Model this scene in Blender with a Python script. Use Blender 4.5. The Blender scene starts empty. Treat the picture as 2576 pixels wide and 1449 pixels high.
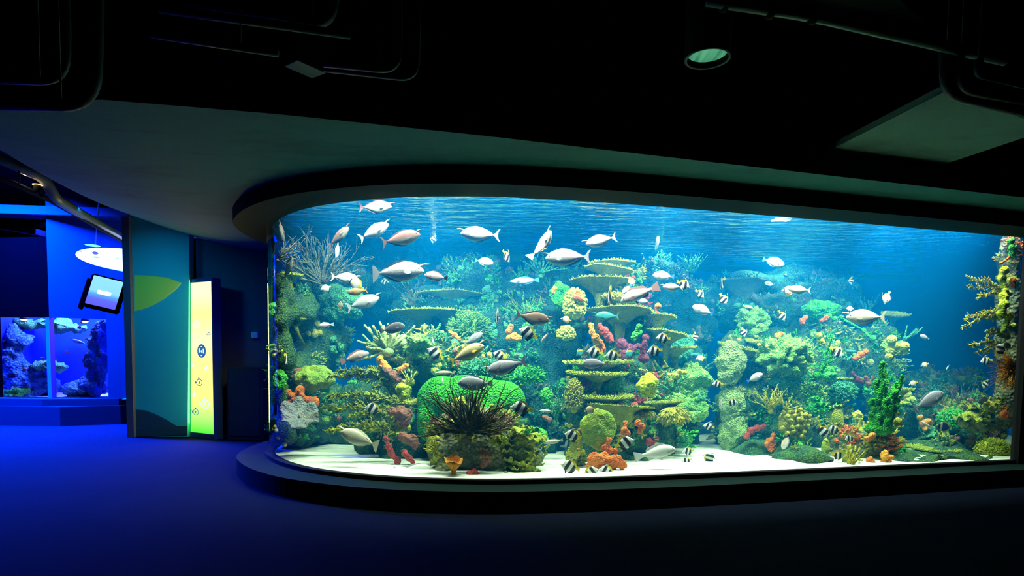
import bpy, bmesh, math, random
from mathutils import Vector, Matrix, noise, Euler
R = math.radians
sc = bpy.context.scene
COL = sc.collection
# ------------------------------------------------------------------ camera
FPX, CX, PYP, EYE = 1500.0, 1288.0, 984.0, 1.2
cam_d = bpy.data.cameras.new('camera')
cam = bpy.data.objects.new('camera', cam_d)
COL.objects.link(cam)
cam_d.sensor_width = 36.0
cam_d.lens = 36.0 * FPX / 2576.0
cam_d.shift_y = (PYP - 724.5) / 2576.0
cam_d.clip_start = 0.05
CAM_ROT = Matrix.Rotation(R(90 - 3.35), 3, 'X') @ Matrix.Rotation(R(0.7), 3, 'Z')
cam.matrix_world = Matrix.Translation((0, 0, EYE)) @ CAM_ROT.to_4x4()
sc.camera = cam
# ------------------------------------------------------------------ view and world
sc.view_settings.view_transform = 'Standard'
sc.view_settings.look = 'None'
sc.view_settings.gamma = 1.0
sc.view_settings.use_curve_mapping = False
sc.view_settings.exposure = 0.0
wd = bpy.data.worlds.new('world'); sc.world = wd
wd.use_nodes = True
wd.node_tree.nodes['Background'].inputs[0].default_value = (0, 0, 0, 1)
wd.node_tree.nodes['Background'].inputs[1].default_value = 0.0
cy = sc.cycles
cy.max_bounces = 5; cy.diffuse_bounces = 2; cy.glossy_bounces = 2
cy.transmission_bounces = 2; cy.transparent_max_bounces = 12; cy.volume_bounces = 0
cy.caustics_reflective = False; cy.caustics_refractive = False
cy.sample_clamp_indirect = 4.0; cy.sample_clamp_direct = 20.0
cy.use_adaptive_sampling = True; cy.adaptive_threshold = 0.08; cy.adaptive_min_samples = 16
cy.use_denoising = True

# ------------------------------------------------------------------ lights the place has, plus an added fill for the mural
def area(name, loc, rot, sx, sy, power, col):
    l = bpy.data.lights.new(name, 'AREA'); l.shape = 'RECTANGLE'; l.size = sx; l.size_y = sy
    l.energy = power; l.color = col
    if name == 'tank_lamp_light': l.spread = R(110)
    if name == 'added_mural_fill': l.spread = R(110)
    if name == 'blue_hall_light': l.spread = R(140)
    o = bpy.data.objects.new(name, l); COL.objects.link(o)
    o.location = loc; o.rotation_euler = rot
    return o
def gpix(x): return x
# metal-halide style lamps above the water of the large tank
TANKW = (0.95, 1.0, 0.86)
LAMPS = [(-1.75, 5.45, 140), (-0.9, 5.1, 185), (0.2, 5.07, 215), (1.4, 5.32, 215), (2.6, 5.62, 215), (3.8, 5.95, 205), (4.8, 6.22, 150)]
LAMPS_BACK = [(-0.9, 6.9, 70), (2.0, 7.8, 105), (3.77, 8.55, 120)]
for i, (x, y, p) in enumerate(LAMPS):
    area('tank_lamp_light', (x, y, 3.1), (R(20), 0, R(15)), 0.9, 0.2, p, TANKW)
for i, (x, y, p) in enumerate(LAMPS_BACK):
    area('tank_lamp_light', (x, y, 3.1), (0, 0, 0), 0.6, 0.4, p, TANKW)
area('blue_hall_light', (-8.0, 8.9, 3.9), (0, 0, 0), 1.4, 0.6, 9500, (0.0, 0.035, 1.0))
area('added_mural_fill', (-4.9, 7.0, 2.84), (R(38), 0, 0), 0.5, 0.12, 11, (0.0, 0.30, 1.0))  # added fill without a fixture, only to brighten the mural
area('blue_hall_light', (-7.6, 10.6, 3.4), (0, 0, 0), 1.0, 0.8, 700, (0.02, 0.05, 1.0))

# ------------------------------------------------------------------ pixel -> place
def ray(px, py):
    return CAM_ROT @ Vector(((px - CX) / FPX, -(py - PYP) / FPX, -1.0))
def at_z(px, py, z):
    d = ray(px, py); t = (z - EYE) / d.z
    return Vector((d.x * t, d.y * t, z))
def at_y(px, py, y):
    d = ray(px, py); t = y / d.y
    return Vector((d.x * t, y, EYE + d.z * t))
# plan of the curved pane, from the far left end round to the right jamb
GLASS = [(-2.2, 8.3), (-2.42, 7.8), (-2.57, 7.2), (-2.6, 6.6), (-2.5, 6.1), (-2.34, 5.8), (-2.13, 5.52), (-1.88, 5.28),
         (-1.65, 5.12), (-1.36, 4.98), (-1.07, 4.88), (-0.72, 4.81), (-0.27, 4.79), (0.11, 4.82), (0.6, 4.9), (1.2, 5.03),
         (1.87, 5.2), (3.23, 5.56), (5.17, 6.09)]
def smooth_path(pts, n):
    out = []
    for i in range(len(pts) - 1):
        p0 = Vector(pts[max(i - 1, 0)]); p1 = Vector(pts[i]); p2 = Vector(pts[i + 1]); p3 = Vector(pts[min(i + 2, len(pts) - 1)])
        for k in range(n):
            t = k / n
            out.append(0.5 * ((2 * p1) + (p2 - p0) * t + (2 * p0 - 5 * p1 + 4 * p2 - p3) * t * t + (3 * p1 - p0 - 3 * p2 + p3) * t ** 3))
    out.append(Vector(pts[-1]))
    return out
GP = smooth_path(GLASS, 4)
def offset_path(path, d):
    out = []
    for i, p in enumerate(path):
        a = path[max(i - 1, 0)]; b = path[min(i + 1, len(path) - 1)]
        t = (b - a).normalized()
        out.append(p + Vector((t.y, -t.x)) * d)
    return out
def glass_y(x):
    best = None
    for i in range(len(GLASS) - 1):
        (x0, y0), (x1, y1) = GLASS[i], GLASS[i + 1]
        if x0 <= x <= x1:
            return y0 + (y1 - y0) * (x - x0) / (x1 - x0)
    return 6.3 if x < 0 else 6.08 + (x - 5.14) * 0.28
def intank(px, py, off):
    """point on the sight line, off metres behind the pane"""
    d = ray(px, py); y = 5.0
    for _ in range(12):
        y = glass_y(d.x * y / d.y) * 0.6 + (y - off) * 0.4 + off
    if d.x * y / d.y < -2.32: y = -2.32 * d.y / d.x
    return Vector((d.x * y / d.y, y, EYE + d.z * y / d.y))
def px2m(p, n):
    return n * p.y / FPX

# ------------------------------------------------------------------ materials
def mat(name, color=(0.5, 0.5, 0.5), rough=0.6, metal=0.0, spec=0.3, emit=None, estr=0.0):
    m = bpy.data.materials.new(name); m.use_nodes = True
    b = m.node_tree.nodes['Principled BSDF']
    b.inputs['Base Color'].default_value = (*color, 1)
    b.inputs['Roughness'].default_value = rough
    b.inputs['Metallic'].default_value = metal
    b.inputs['Specular IOR Level'].default_value = spec
    if emit:
        b.inputs['Emission Color'].default_value = (*emit, 1); b.inputs['Emission Strength'].default_value = estr
    return m
class NT:
    def __init__(s, m): s.m = m; s.t = m.node_tree; s.b = s.t.nodes['Principled BSDF']
    def n(s, ty, **kw):
        x = s.t.nodes.new(ty)
        for k, v in kw.items():
            if k.startswith('i_'):
                key = k[2:]
                key = int(key) if key.isdigit() else key.replace('_', ' ')
                x.inputs[key].default_value = v
            else: setattr(x, k, v)
        return x
    def l(s, a, b): s.t.links.new(a, b)
    def ramp(s, fac, stops, interp='LINEAR'):
        r = s.n('ShaderNodeValToRGB'); e = r.color_ramp.elements; r.color_ramp.interpolation = interp
        while len(e) < len(stops): e.new(0.5)
        for i, (p, c) in enumerate(stops): e[i].position = p; e[i].color = (*c, 1)
        s.l(fac, r.inputs[0]); return r.outputs[0]
    def mix(s, f, a, b, mode='MIX'):
        x = s.n('ShaderNodeMix', data_type='RGBA', blend_type=mode)
        for sock, v in ((x.inputs[0], f), (x.inputs[6], a), (x.inputs[7], b)):
            if hasattr(v, 'links'): s.l(v, sock)
            elif isinstance(v, (int, float)): sock.default_value = v
            else: sock.default_value = (*v, 1)
        return x.outputs[2]
    def bump(s, h, strength=0.5, dist=0.02):
        x = s.n('ShaderNodeBump'); x.inputs['Strength'].default_value = strength; x.inputs['Distance'].default_value = dist
        s.l(h, x.inputs['Height']); s.l(x.outputs[0], s.b.inputs['Normal'])
def srgb(r, g, b):
    return tuple((c / 255 / 12.92 if c / 255 <= 0.04045 else ((c / 255 + 0.055) / 1.055) ** 2.4) for c in (r, g, b))
def growth(name, c1, c2, c3=None, scale=18, fine=90, bump=0.5, rough=0.75, cells=False, f3=0.5):
    """mottled living surface: c1 base, c2 patches, c3 spots, in object coordinates"""
    m = mat(name, c1, rough, spec=0.15); k = NT(m)
    tc = k.n('ShaderNodeTexCoord').outputs['Object']
    n1 = k.n('ShaderNodeTexNoise', i_Scale=scale, i_Detail=4.0, i_Roughness=0.65); k.l(tc, n1.inputs['Vector'])
    c = k.mix(k.ramp(n1.outputs[0], [(0.4, (0, 0, 0)), (0.6, (1, 1, 1))]), c1, c2)
    v = k.n('ShaderNodeTexVoronoi', i_Scale=fine); k.l(tc, v.inputs['Vector'])
    if c3:
        if cells:
            f = k.ramp(v.outputs['Distance'], [(0.15, (0, 0, 0)), (0.5, (1, 1, 1))])
        else:
            f = k.ramp(v.outputs['Distance'], [(0.0, (1, 1, 1)), (f3, (0, 0, 0))])
        c = k.mix(f, c, c3)
    k.l(c, k.b.inputs['Base Color'])
    a = k.n('ShaderNodeMath', operation='ADD'); k.l(v.outputs['Distance'], a.inputs[0]); k.l(n1.outputs[0], a.inputs[1])
    k.bump(a.outputs[0], bump, 0.03)
    return m

# ------------------------------------------------------------------ object helpers
def obj(name, bm, m, parent=None, smooth=True, matrix=None):
    me = bpy.data.meshes.new(name)
    bm.to_mesh(me); bm.free()
    if smooth:
        me.polygons.foreach_set('use_smooth', [True] * len(me.polygons))
    for x in (m if isinstance(m, (list, tuple)) else [m]): me.materials.append(x)
    o = bpy.data.objects.new(name, me); COL.objects.link(o)
    if parent is not None: o.parent = parent
    if matrix is not None: o.matrix_world = matrix
    return o
def tag(o, label=None, cat=None, group=None, kind=None):
    if label: o['label'] = label
    if cat: o['category'] = cat
    if group: o['group'] = group
    if kind: o['kind'] = kind
    return o
def struct(name, bm, m, smooth=False, parent=None):
    o = obj(name, bm, m, parent, smooth)
    if parent is None: o['kind'] = 'structure'
    return o
def empty(name, loc=(0, 0, 0), rot=(0, 0, 0)):
    o = bpy.data.objects.new(name, None); COL.objects.link(o)
    o.location = loc; o.rotation_euler = rot; o.empty_display_size = 0.1
    return o
def box(bm, x0, x1, y0, y1, z0, z1, bevel=0.0, M=None):
    r = bmesh.ops.create_cube(bm, size=1.0)
    for v in r['verts']:
        v.co = Vector(((x0 + x1) / 2 + v.co.x * (x1 - x0), (y0 + y1) / 2 + v.co.y * (y1 - y0), (z0 + z1) / 2 + v.co.z * (z1 - z0)))
    if bevel:
        es = list({e for v in r['verts'] for e in v.link_edges})
        rr = bmesh.ops.bevel(bm, geom=es, offset=bevel, segments=2, affect='EDGES')
        vs = rr['verts']
        if M is not None:
            vs = list({v for f in rr['faces'] for v in f.verts} | {v for v in r['verts'] if v.is_valid})
    else: vs = r['verts']
    if M is not None:
        for v in {v for v in vs if v.is_valid}: v.co = M @ v.co
    return vs
def poly(bm, pts):
    return bm.faces.new([bm.verts.new(p) for p in pts])
def prism(bm, pts, z0, z1):
    """closed outline (x, y) extruded; z0, z1 numbers"""
    a = [bm.verts.new((p[0], p[1], z0)) for p in pts]; b = [bm.verts.new((p[0], p[1], z1)) for p in pts]
    n = len(pts)
    for i in range(n): bm.faces.new((a[i], a[(i + 1) % n], b[(i + 1) % n], b[i]))
    bm.faces.new(a[::-1]); bm.faces.new(b)
def tube(bm, pts, rad, seg=8, cap=True):
    """round tube through pts; rad a number or one per point"""
    pts = [Vector(p) for p in pts]; n = len(pts)
    if not hasattr(rad, '__len__'): rad = [rad] * n
    up = None; rings = []
    for i, p in enumerate(pts):
        t = (pts[min(i + 1, n - 1)] - pts[max(i - 1, 0)])
        t = t.normalized() if t.length > 1e-9 else Vector((0, 0, 1))
        if up is None:
            up = t.orthogonal().normalized()
        up = (up - t * up.dot(t))
        up = up.normalized() if up.length > 1e-6 else t.orthogonal().normalized()
        s = t.cross(up)
        rings.append([bm.verts.new(p + (up * math.cos(2 * math.pi * k / seg) + s * math.sin(2 * math.pi * k / seg)) * rad[i]) for k in range(seg)])
    for i in range(n - 1):
        for k in range(seg):
            bm.faces.new((rings[i][k], rings[i][(k + 1) % seg], rings[i + 1][(k + 1) % seg], rings[i + 1][k]))
    if cap:
        bm.faces.new(rings[0][::-1]); bm.faces.new(rings[-1])
    return rings
def ribbon_band(bm, p_in, z_in, p_out, z_out):
    """strip between two plan paths"""
    a = [bm.verts.new((p.x, p.y, z_in)) for p in p_in]; b = [bm.verts.new((p.x, p.y, z_out)) for p in p_out]
    for i in range(len(a) - 1): bm.faces.new((a[i], a[i + 1], b[i + 1], b[i]))
def path_solid(bm, inner, outer, z0, z1):
    """solid kerb between two plan paths"""
    n = len(inner)
    g = [[bm.verts.new((p.x, p.y, z)) for p in pp] for pp, z in ((inner, z0), (outer, z0), (outer, z1), (inner, z1))]
    for j in range(4):
        a, b = g[j], g[(j + 1) % 4]
        for i in range(n - 1): bm.faces.new((a[i], b[i], b[i + 1], a[i + 1]))
    bm.faces.new([g[j][0] for j in range(4)]); bm.faces.new([g[j][-1] for j in range(3, -1, -1)])
# ================================================================== THE SETTING
TOP, BED, SURF = 2.47, 0.2, 2.64
def concrete(name, c, var=0.25, rough=0.8):
    m = mat(name, c, rough); k = NT(m); tc = k.n('ShaderNodeTexCoord').outputs['Object']
    mp = k.n('ShaderNodeMapping'); mp.inputs['Scale'].default_value = (0.6, 2.0, 1.0); k.l(tc, mp.inputs['Vector'])
    n1 = k.n('ShaderNodeTexNoise', i_Scale=1.6, i_Detail=6.0, i_Roughness=0.7); k.l(mp.outputs[0], n1.inputs['Vector'])
    d = tuple(x * (1 - var * 1.6) for x in c)
    k.l(k.ramp(n1.outputs[0], [(0.3, d), (0.5, c), (1.0, tuple(x * 1.08 for x in c))]), k.b.inputs['Base Color'])
    n2 = k.n('ShaderNodeTexNoise', i_Scale=40.0, i_Detail=3.0); k.l(tc, n2.inputs['Vector']); k.bump(n2.outputs[0], 0.15, 0.01)
    return m
M_soffit = concrete('soffit_paint', (0.018, 0.15, 0.14))
M_black = mat('black_paint', (0.012, 0.013, 0.014), 0.85, spec=0.1)
M_trim = mat('tank_trim_paint', (0.005, 0.017, 0.016), 0.7, spec=0.05)
M_duct = mat('duct_paint', (0.035, 0.04, 0.04), 0.5)
M_wall = concrete('dark_wall_paint', (0.10, 0.11, 0.11), 0.1, 0.7)
M_carpet = mat('carpet', (0.06, 0.06, 0.065), 0.95, spec=0.05); k = NT(M_carpet)
tc = k.n('ShaderNodeTexCoord').outputs['Object']
n1 = k.n('ShaderNodeTexNoise', i_Scale=260.0, i_Detail=2.0); k.l(tc, n1.inputs['Vector'])
n2 = k.n('ShaderNodeTexNoise', i_Scale=0.7, i_Detail=1.0); k.l(tc, n2.inputs['Vector'])
c = k.ramp(n2.outputs[0], [(0.45, (0.002, 0.0065, 0.018)), (0.5, (0.003, 0.008, 0.020))])
k.l(k.mix(0.5, c, n1.outputs[0], 'MULTIPLY'), k.b.inputs['Base Color']); k.bump(n1.outputs[0], 0.6, 0.006)

# ---- floor
bm = bmesh.new(); poly(bm, [(-14, -3, 0), (9, -3, 0), (9, 16, 0), (-14, 16, 0)])
struct('floor', bm, M_carpet)
# ---- tank kerb and header ring, follow the pane
full = list(GP) + [Vector((5.17 + 1.2 * t, 6.09 + 0.28 * 1.2 * t)) for t in (0.5, 1, 2, 3)]
bm = bmesh.new(); o_in, o_out = offset_path(full, -0.10), offset_path(full, 0.30)
path_solid(bm, o_in, o_out, 0.0, 0.165)
bmesh.ops.bevel(bm, geom=[e for e in bm.edges if abs(e.verts[0].co.z - 0.165) < 1e-4 and abs(e.verts[1].co.z - 0.165) < 1e-4 and e.calc_face_angle(0) > 1.0], offset=0.012, segments=2, affect='EDGES')
struct('trim_1', bm, M_trim)
bm = bmesh.new(); path_solid(bm, offset_path(full, -0.03), offset_path(full, 0.035), 0.165, 0.2)
struct('trim_2', bm, M_black)
bm = bmesh.new(); path_solid(bm, offset_path(full, -0.06), offset_path(full, 0.30), TOP, 2.60)
struct('trim_3', bm, M_trim)
# ---- pane of the large tank (clear acrylic, thin)
M_pane = bpy.data.materials.new('acrylic'); M_pane.use_nodes = True
t = M_pane.node_tree; t.nodes.clear()
o_ = t.nodes.new('ShaderNodeOutputMaterial'); mx = t.nodes.new('ShaderNodeMixShader'); tr = t.nodes.new('ShaderNodeBsdfTransparent'); gl = t.nodes.new('ShaderNodeBsdfGlossy')
lw = t.nodes.new('ShaderNodeFresnel'); lw.inputs[0].default_value = 1.35
gl.inputs['Roughness'].default_value = 0.02
t.links.new(lw.outputs[0], mx.inputs[0]); t.links.new(tr.outputs[0], mx.inputs[1]); t.links.new(gl.outputs[0], mx.inputs[2]); t.links.new(mx.outputs[0], o_.inputs[0])
bm = bmesh.new(); GV = [p for i, p in enumerate(GP) if i >= 9]; ribbon_band(bm, GV, 0.19, GV, TOP + 0.01)
struct('window_1', bm, M_pane, smooth=True)
# ---- jamb and wall right of the tank
bm = bmesh.new()
prism(bm, [(5.17, 6.03), (9, 7.03), (9, 7.13), (5.17, 6.13)], 0.0, TOP)
prism(bm, [(5.25, 6.2), (9, 7.2), (9, 7.3), (5.25, 6.3)], 2.6, 4.2)
struct('wall_right', bm, M_black)
# ---- tank shell
M_back = mat('tank_back_paint', (0.0, 0.15, 1.0), 0.9, spec=0.0)
bm = bmesh.new()
back = [(-2.56, 6.75), (-2.54, 7.2), (-2.38, 7.8), (-2.1, 8.35), (-1.2, 8.75), (1.5, 9.15), (4.5, 9.75), (6.9, 10.2), (6.9, 6.6)]
bp_ = smooth_path(back[:-1], 6) + [Vector(back[-1])]
ribbon_band(bm, bp_, 0.0, bp_, 3.3)
struct('wall_tank', bm, M_back, smooth=True)
bm = bmesh.new()
hood = [(p.x, p.y) for p in offset_path(full, -0.05)] + [(6.9, 10.2), (4.5, 9.7), (1.5, 9.1), (-1.2, 8.75)]
ft = [bm.verts.new((x, y, 3.3)) for x, y in hood]; fb = [bm.verts.new((x, y, 2.55)) for x, y in hood]
bm.faces.new(ft)
for i in range(len(hood)): bm.faces.new((fb[i], fb[(i + 1) % len(hood)], ft[(i + 1) % len(hood)], ft[i]))
M_hood = mat('hood_lining', (0.02, 0.05, 0.06), 0.8)
struct('ceiling_tank', bm, M_hood)
# ---- soffit round the tank: curved up to the left
def soff_z(x): return 2.60 + 0.078 * max(0.0, -x - 2.8) ** 2
SF = [(-3.75, 4.36), (-3.3, 2.85), (-2.3, 3.2), (0.0, 3.98), (2.2, 4.45), (4.4, 4.95), (7.5, 5.7)]
def lerp_y(pts, x):
    for (x0, y0), (x1, y1) in zip(pts[:-1], pts[1:]):
        if x0 <= x <= x1: return y0 + (y1 - y0) * (x - x0) / (x1 - x0)
    return pts[-1][1]
def soff_at(px, py):
    d = ray(px, py); t = 3.0
    for _ in range(30): t = 0.5 * t + 0.5 * (soff_z(d.x * t) - EYE) / d.z
    return (d.x * t, d.y * t)
near = [soff_at(*q) for q in ((-60, 266), (120, 256), (250, 250), (480, 269), (700, 287), (960, 314), (1250, 345), (1600, 386), (2100, 443), (2576, 497))]
near.append((near[-1][0] + 4, near[-1][1] + .9))
bm = bmesh.new()
xs = [-5.6 + 0.1 * i for i in range(137)]
def edge_left_y(x):   # soffit's left boundary runs back from (-3.6, 3.9)
    return 4.0 + (-3.61 - x) * 2.5
RO = offset_path(full, 0.22)
def ring_front_y(x):
    best = 99.0
    for a, b in zip(RO[:-1], RO[1:]):
        if min(a.x, b.x) <= x <= max(a.x, b.x) and abs(b.x - a.x) > 1e-6:
            best = min(best, a.y + (b.y - a.y) * (x - a.x) / (b.x - a.x))
    return best if best < 90 else RO[-1].y
rows = []
LEFT0 = 4.0
for x in xs:
    y0 = edge_left_y(x) if x < -3.61 else (lerp_y([(-3.61, near[0][1] - .1)] + near, x))
    rows.append((x, y0, soff_z(x)))
lo = []
for x, y0, z in rows:
    y1 = 9.2 if x < -2.78 else ring_front_y(x)
    lo.append([bm.verts.new((x, y0 + (y1 - y0) * j / 6, z)) for j in range(7)])
for i in range(len(lo) - 1):
    for j in range(6): bm.faces.new((lo[i][j], lo[i + 1][j], lo[i + 1][j + 1], lo[i][j + 1]))
# raise a fascia from the near edge
for i in range(len(rows) - 1):
    a, b = lo[i][0], lo[i + 1][0]
    c = bm.verts.new((b.co.x, b.co.y, 4.2)); d = bm.verts.new((a.co.x, a.co.y, 4.2))
    bm.faces.new((a, b, c, d)).material_index = 1
bm.faces.ensure_lookup_table()
struct('ceiling_soffit', bm, [M_soffit, M_black])
# ---- high dark ceiling
bm = bmesh.new(); box(bm, -14, 9, -3, 16, 4.2, 4.4)
struct('ceiling', bm, M_black)

# ---- tank bed and water
WP = [(p.x, p.y) for p in offset_path(full, -0.06)] + [(6.85, 10.1), (4.5, 9.65), (1.5, 9.05), (-1.2, 8.62)]
# ================================================================== REEF BUILDERS
def remeshed(bm, voxel, disp=None):
    """fuse overlapping lumps into one skin, then push it about with noise; returns a bmesh"""
    me = bpy.data.meshes.new('tmp'); bm.to_mesh(me); bm.free()
    o = bpy.data.objects.new('tmp', me); COL.objects.link(o)
    md = o.modifiers.new('r', 'REMESH'); md.mode = 'VOXEL'; md.voxel_size = voxel; md.adaptivity = 0.0
    dg = bpy.context.evaluated_depsgraph_get(); dg.update()
    me2 = bpy.data.meshes.new_from_object(o.evaluated_get(dg))
    bpy.data.objects.remove(o); bpy.data.meshes.remove(me)
    out = bmesh.new(); out.from_mesh(me2); bpy.data.meshes.remove(me2)
    for _ in range(2): bmesh.ops.smooth_vert(out, verts=out.verts, factor=0.5, use_axis_x=True, use_axis_y=True, use_axis_z=True)
    if disp:
        out.normal_update()
        new = [v.co + v.normal * disp(v.co) for v in out.verts]
        for v, c in zip(out.verts, new): v.co = c
    return out
def rocky(amp, sc_=3.0, seed=0):
    so = Vector((seed * 7.3, seed * 3.1, seed * 1.7))
    def f(co):
        p = co * sc_ + so
        a = noise.fractal(p, 0.7, 2.1, 4) * 0.9
        d = noise.voronoi(p * 2.2)[0][0]
        return amp * (a + 0.55 * (0.45 - d) - 0.9 * max(0.0, noise.noise(p * 0.8 + Vector((5, 5, 5))) - 0.05) * 2)
    return f
def lump(bm, c, r, sub=3):
    rr = bmesh.ops.create_icosphere(bm, subdivisions=sub, radius=1.0)
    for v in rr['verts']: v.co = Vector((c.x + v.co.x * r[0], c.y + v.co.y * r[1], c.z + v.co.z * r[2]))
def nub(bm, p, d, h, r, seg=4, blunt=0.55):
    u = d.orthogonal().normalized(); w = d.cross(u)
    a = [bm.verts.new(p + (u * math.cos(6.283 * k / seg) + w * math.sin(6.283 * k / seg)) * r) for k in range(seg)]
    b = [bm.verts.new(p + d * h + (u * math.cos(6.283 * k / seg) + w * math.sin(6.283 * k / seg)) * r * blunt) for k in range(seg)]
    for k in range(seg): bm.faces.new((a[k], a[(k + 1) % seg], b[(k + 1) % seg], b[k]))
    bm.faces.new(b)

# ---- growth colours
G = {}
def gm(key, *a, **kw):
    G[key] = growth(key, *[srgb(*x) for x in a], **kw); return G[key]
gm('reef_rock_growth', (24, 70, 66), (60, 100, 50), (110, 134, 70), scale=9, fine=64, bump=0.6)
gm('front_rock_growth', (120, 124, 80), (86, 108, 88), (160, 120, 104), scale=9, fine=30, bump=0.9)
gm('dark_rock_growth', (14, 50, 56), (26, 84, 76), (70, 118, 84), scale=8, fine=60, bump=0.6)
gm('plate_skin', (160, 168, 58), (136, 150, 60), (110, 128, 58), scale=9, fine=90, bump=0.6)
gm('plate_rim', (206, 214, 70), (184, 200, 60), (222, 226, 120), scale=20, fine=120)
gm('green_honeycomb', (14, 84, 16), (12, 70, 30), (70, 190, 36), scale=5, fine=62, bump=1.0, cells=True)
gm('cream_honeycomb', (50, 100, 66), (60, 112, 72), (156, 182, 104), scale=5, fine=78, bump=0.9, cells=True)
gm('olive_boulder', (150, 170, 50), (110, 150, 60), (170, 180, 80), scale=5, fine=70, bump=0.4)
gm('bright_green', (80, 190, 60), (40, 150, 70), (150, 220, 90), scale=7, fine=60, bump=0.6)
gm('pale_green', (128, 180, 84), (78, 150, 78), (196, 210, 110), scale=8, fine=60, bump=0.7)
gm('yellow_sponge', (196, 200, 50), (150, 180, 40), (220, 214, 90), scale=8, fine=60, bump=0.4)
gm('orange_sponge', (222, 120, 50), (190, 84, 44), (235, 150, 70), scale=12, fine=80, bump=0.4)
gm('amber_sponge', (240, 170, 60), (210, 120, 50), (245, 190, 100), scale=12, fine=80, bump=0.4)
gm('red_sponge', (190, 70, 60), (150, 66, 66), (205, 100, 80), scale=12, fine=80, bump=0.4)
gm('purple_sponge', (120, 52, 80), (96, 44, 70), (140, 80, 90), scale=12, fine=80, bump=0.4)
gm('brown_sponge', (160, 100, 80), (130, 90, 80), (175, 120, 100), scale=12, fine=80, bump=0.4)
gm('finger_skin', (185, 205, 130), (140, 180, 110), (215, 220, 150), scale=15, fine=120, bump=0.5)
gm('green_finger', (60, 190, 40), (30, 150, 50), (130, 215, 80), scale=10, fine=70, bump=0.9)
gm('grey_gorgonian', (120, 120, 100), (96, 110, 96), (150, 140, 110), scale=20, fine=120)
gm('dark_plume', (74, 70, 30), (46, 54, 28), (120, 104, 46), scale=20, fine=120)
gm('yellow_branch', (190, 180, 70), (150, 160, 60), (215, 200, 110), scale=14, fine=90)
gm('orange_tentacle', (226, 150, 30), (200, 110, 30), (240, 180, 60), scale=14, fine=90)
gm('grey_cup', (140, 140, 130), (110, 124, 130), (176, 172, 130), scale=6, fine=60)
gm('lettuce_leaf', (160, 165, 50), (110, 130, 40), (196, 196, 80), scale=10, fine=70)
gm('cream_ball', (206, 208, 92), (170, 186, 76), (226, 224, 130), scale=9, fine=60)
gm('teal_growth', (60, 150, 120), (90, 170, 110), (150, 200, 140), scale=10, fine=60, bump=0.8)

OBJS = []
def reef(lumps, label, m, voxel=0.045, amp=0.09, seed=1, fine_growth=None, name='reef_rock', clusters=0):
    bm = bmesh.new()
    for (px, py, off, rx, ry, rd) in lumps:
        c = intank(px, py, off)
        s = c.y / FPX
        c = c + Vector((0, rd * 0.9, 0))
        lump(bm, c, (rx * s, rd, ry * s))
    b = remeshed(bm, voxel, rocky(amp, 2.6, seed))
    for v in b.verts: v.co.z = max(v.co.z, 0.14)
    rnd = random.Random(seed)
    sites = []
    if clusters:
        b.verts.ensure_lookup_table(); b.normal_update()
        vs = [v for v in b.verts if v.normal.y < 0.25 and v.normal.z > -0.35 and v.co.z > 0.3 and v.normal.dot(Vector((v.co.x, v.co.y, v.co.z - 1.2)).normalized()) < 0.1]
        for _ in range(clusters):
            v = rnd.choice(vs); sites.append((v.co.copy(), v.normal.copy()))
    o = obj(name, b, G[m])
    tag(o, label, 'rock')
    if clusters:      # crust of small polyps, tufts and knobs nobody could count
        for mk in fine_growth:
            g = bmesh.new()
            for (p, n) in sites:
                if rnd.random() > 1.2 / len(fine_growth): continue
                k = rnd.choice((0, 1, 2, 3)); R0 = rnd.uniform(0.03, 0.09)
                if k == 3:
                    u = n.orthogonal().normalized(); w = n.cross(u)
                    for _ in range(rnd.randint(3, 7)):
                        q = p + (u * rnd.uniform(-1, 1) + w * rnd.uniform(-1, 1)) * R0
                        rr = bmesh.ops.create_icosphere(g, subdivisions=2, radius=R0 * rnd.uniform(0.25, 0.6))
                        for v in rr['verts']: v.co = v.co * (1 + 0.3 * noise.noise(v.co * 40)) + q
                else:
                    for _ in range(rnd.randint(10, 26)):
                        d = (n * rnd.uniform(0.3, 1.0) + Vector((rnd.uniform(-1, 1), rnd.uniform(-1, 1), rnd.uniform(-0.5, 1))) * (0.5 if k else 0.9)).normalized()
                        q = p + Vector((rnd.uniform(-1, 1), rnd.uniform(-1, 1), rnd.uniform(-1, 1))) * R0 * 0.8 - n * 0.01
                        nub(g, q, d, R0 * rnd.uniform(0.5, 1.2), R0 * rnd.uniform(0.08, 0.2), 5, rnd.choice((0.3, 0.9)))
            if len(g.verts):
                c = obj('polyp_crust', g, G[mk], o, smooth=False); c['kind'] = 'stuff'
            else: g.free()
    return o
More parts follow.
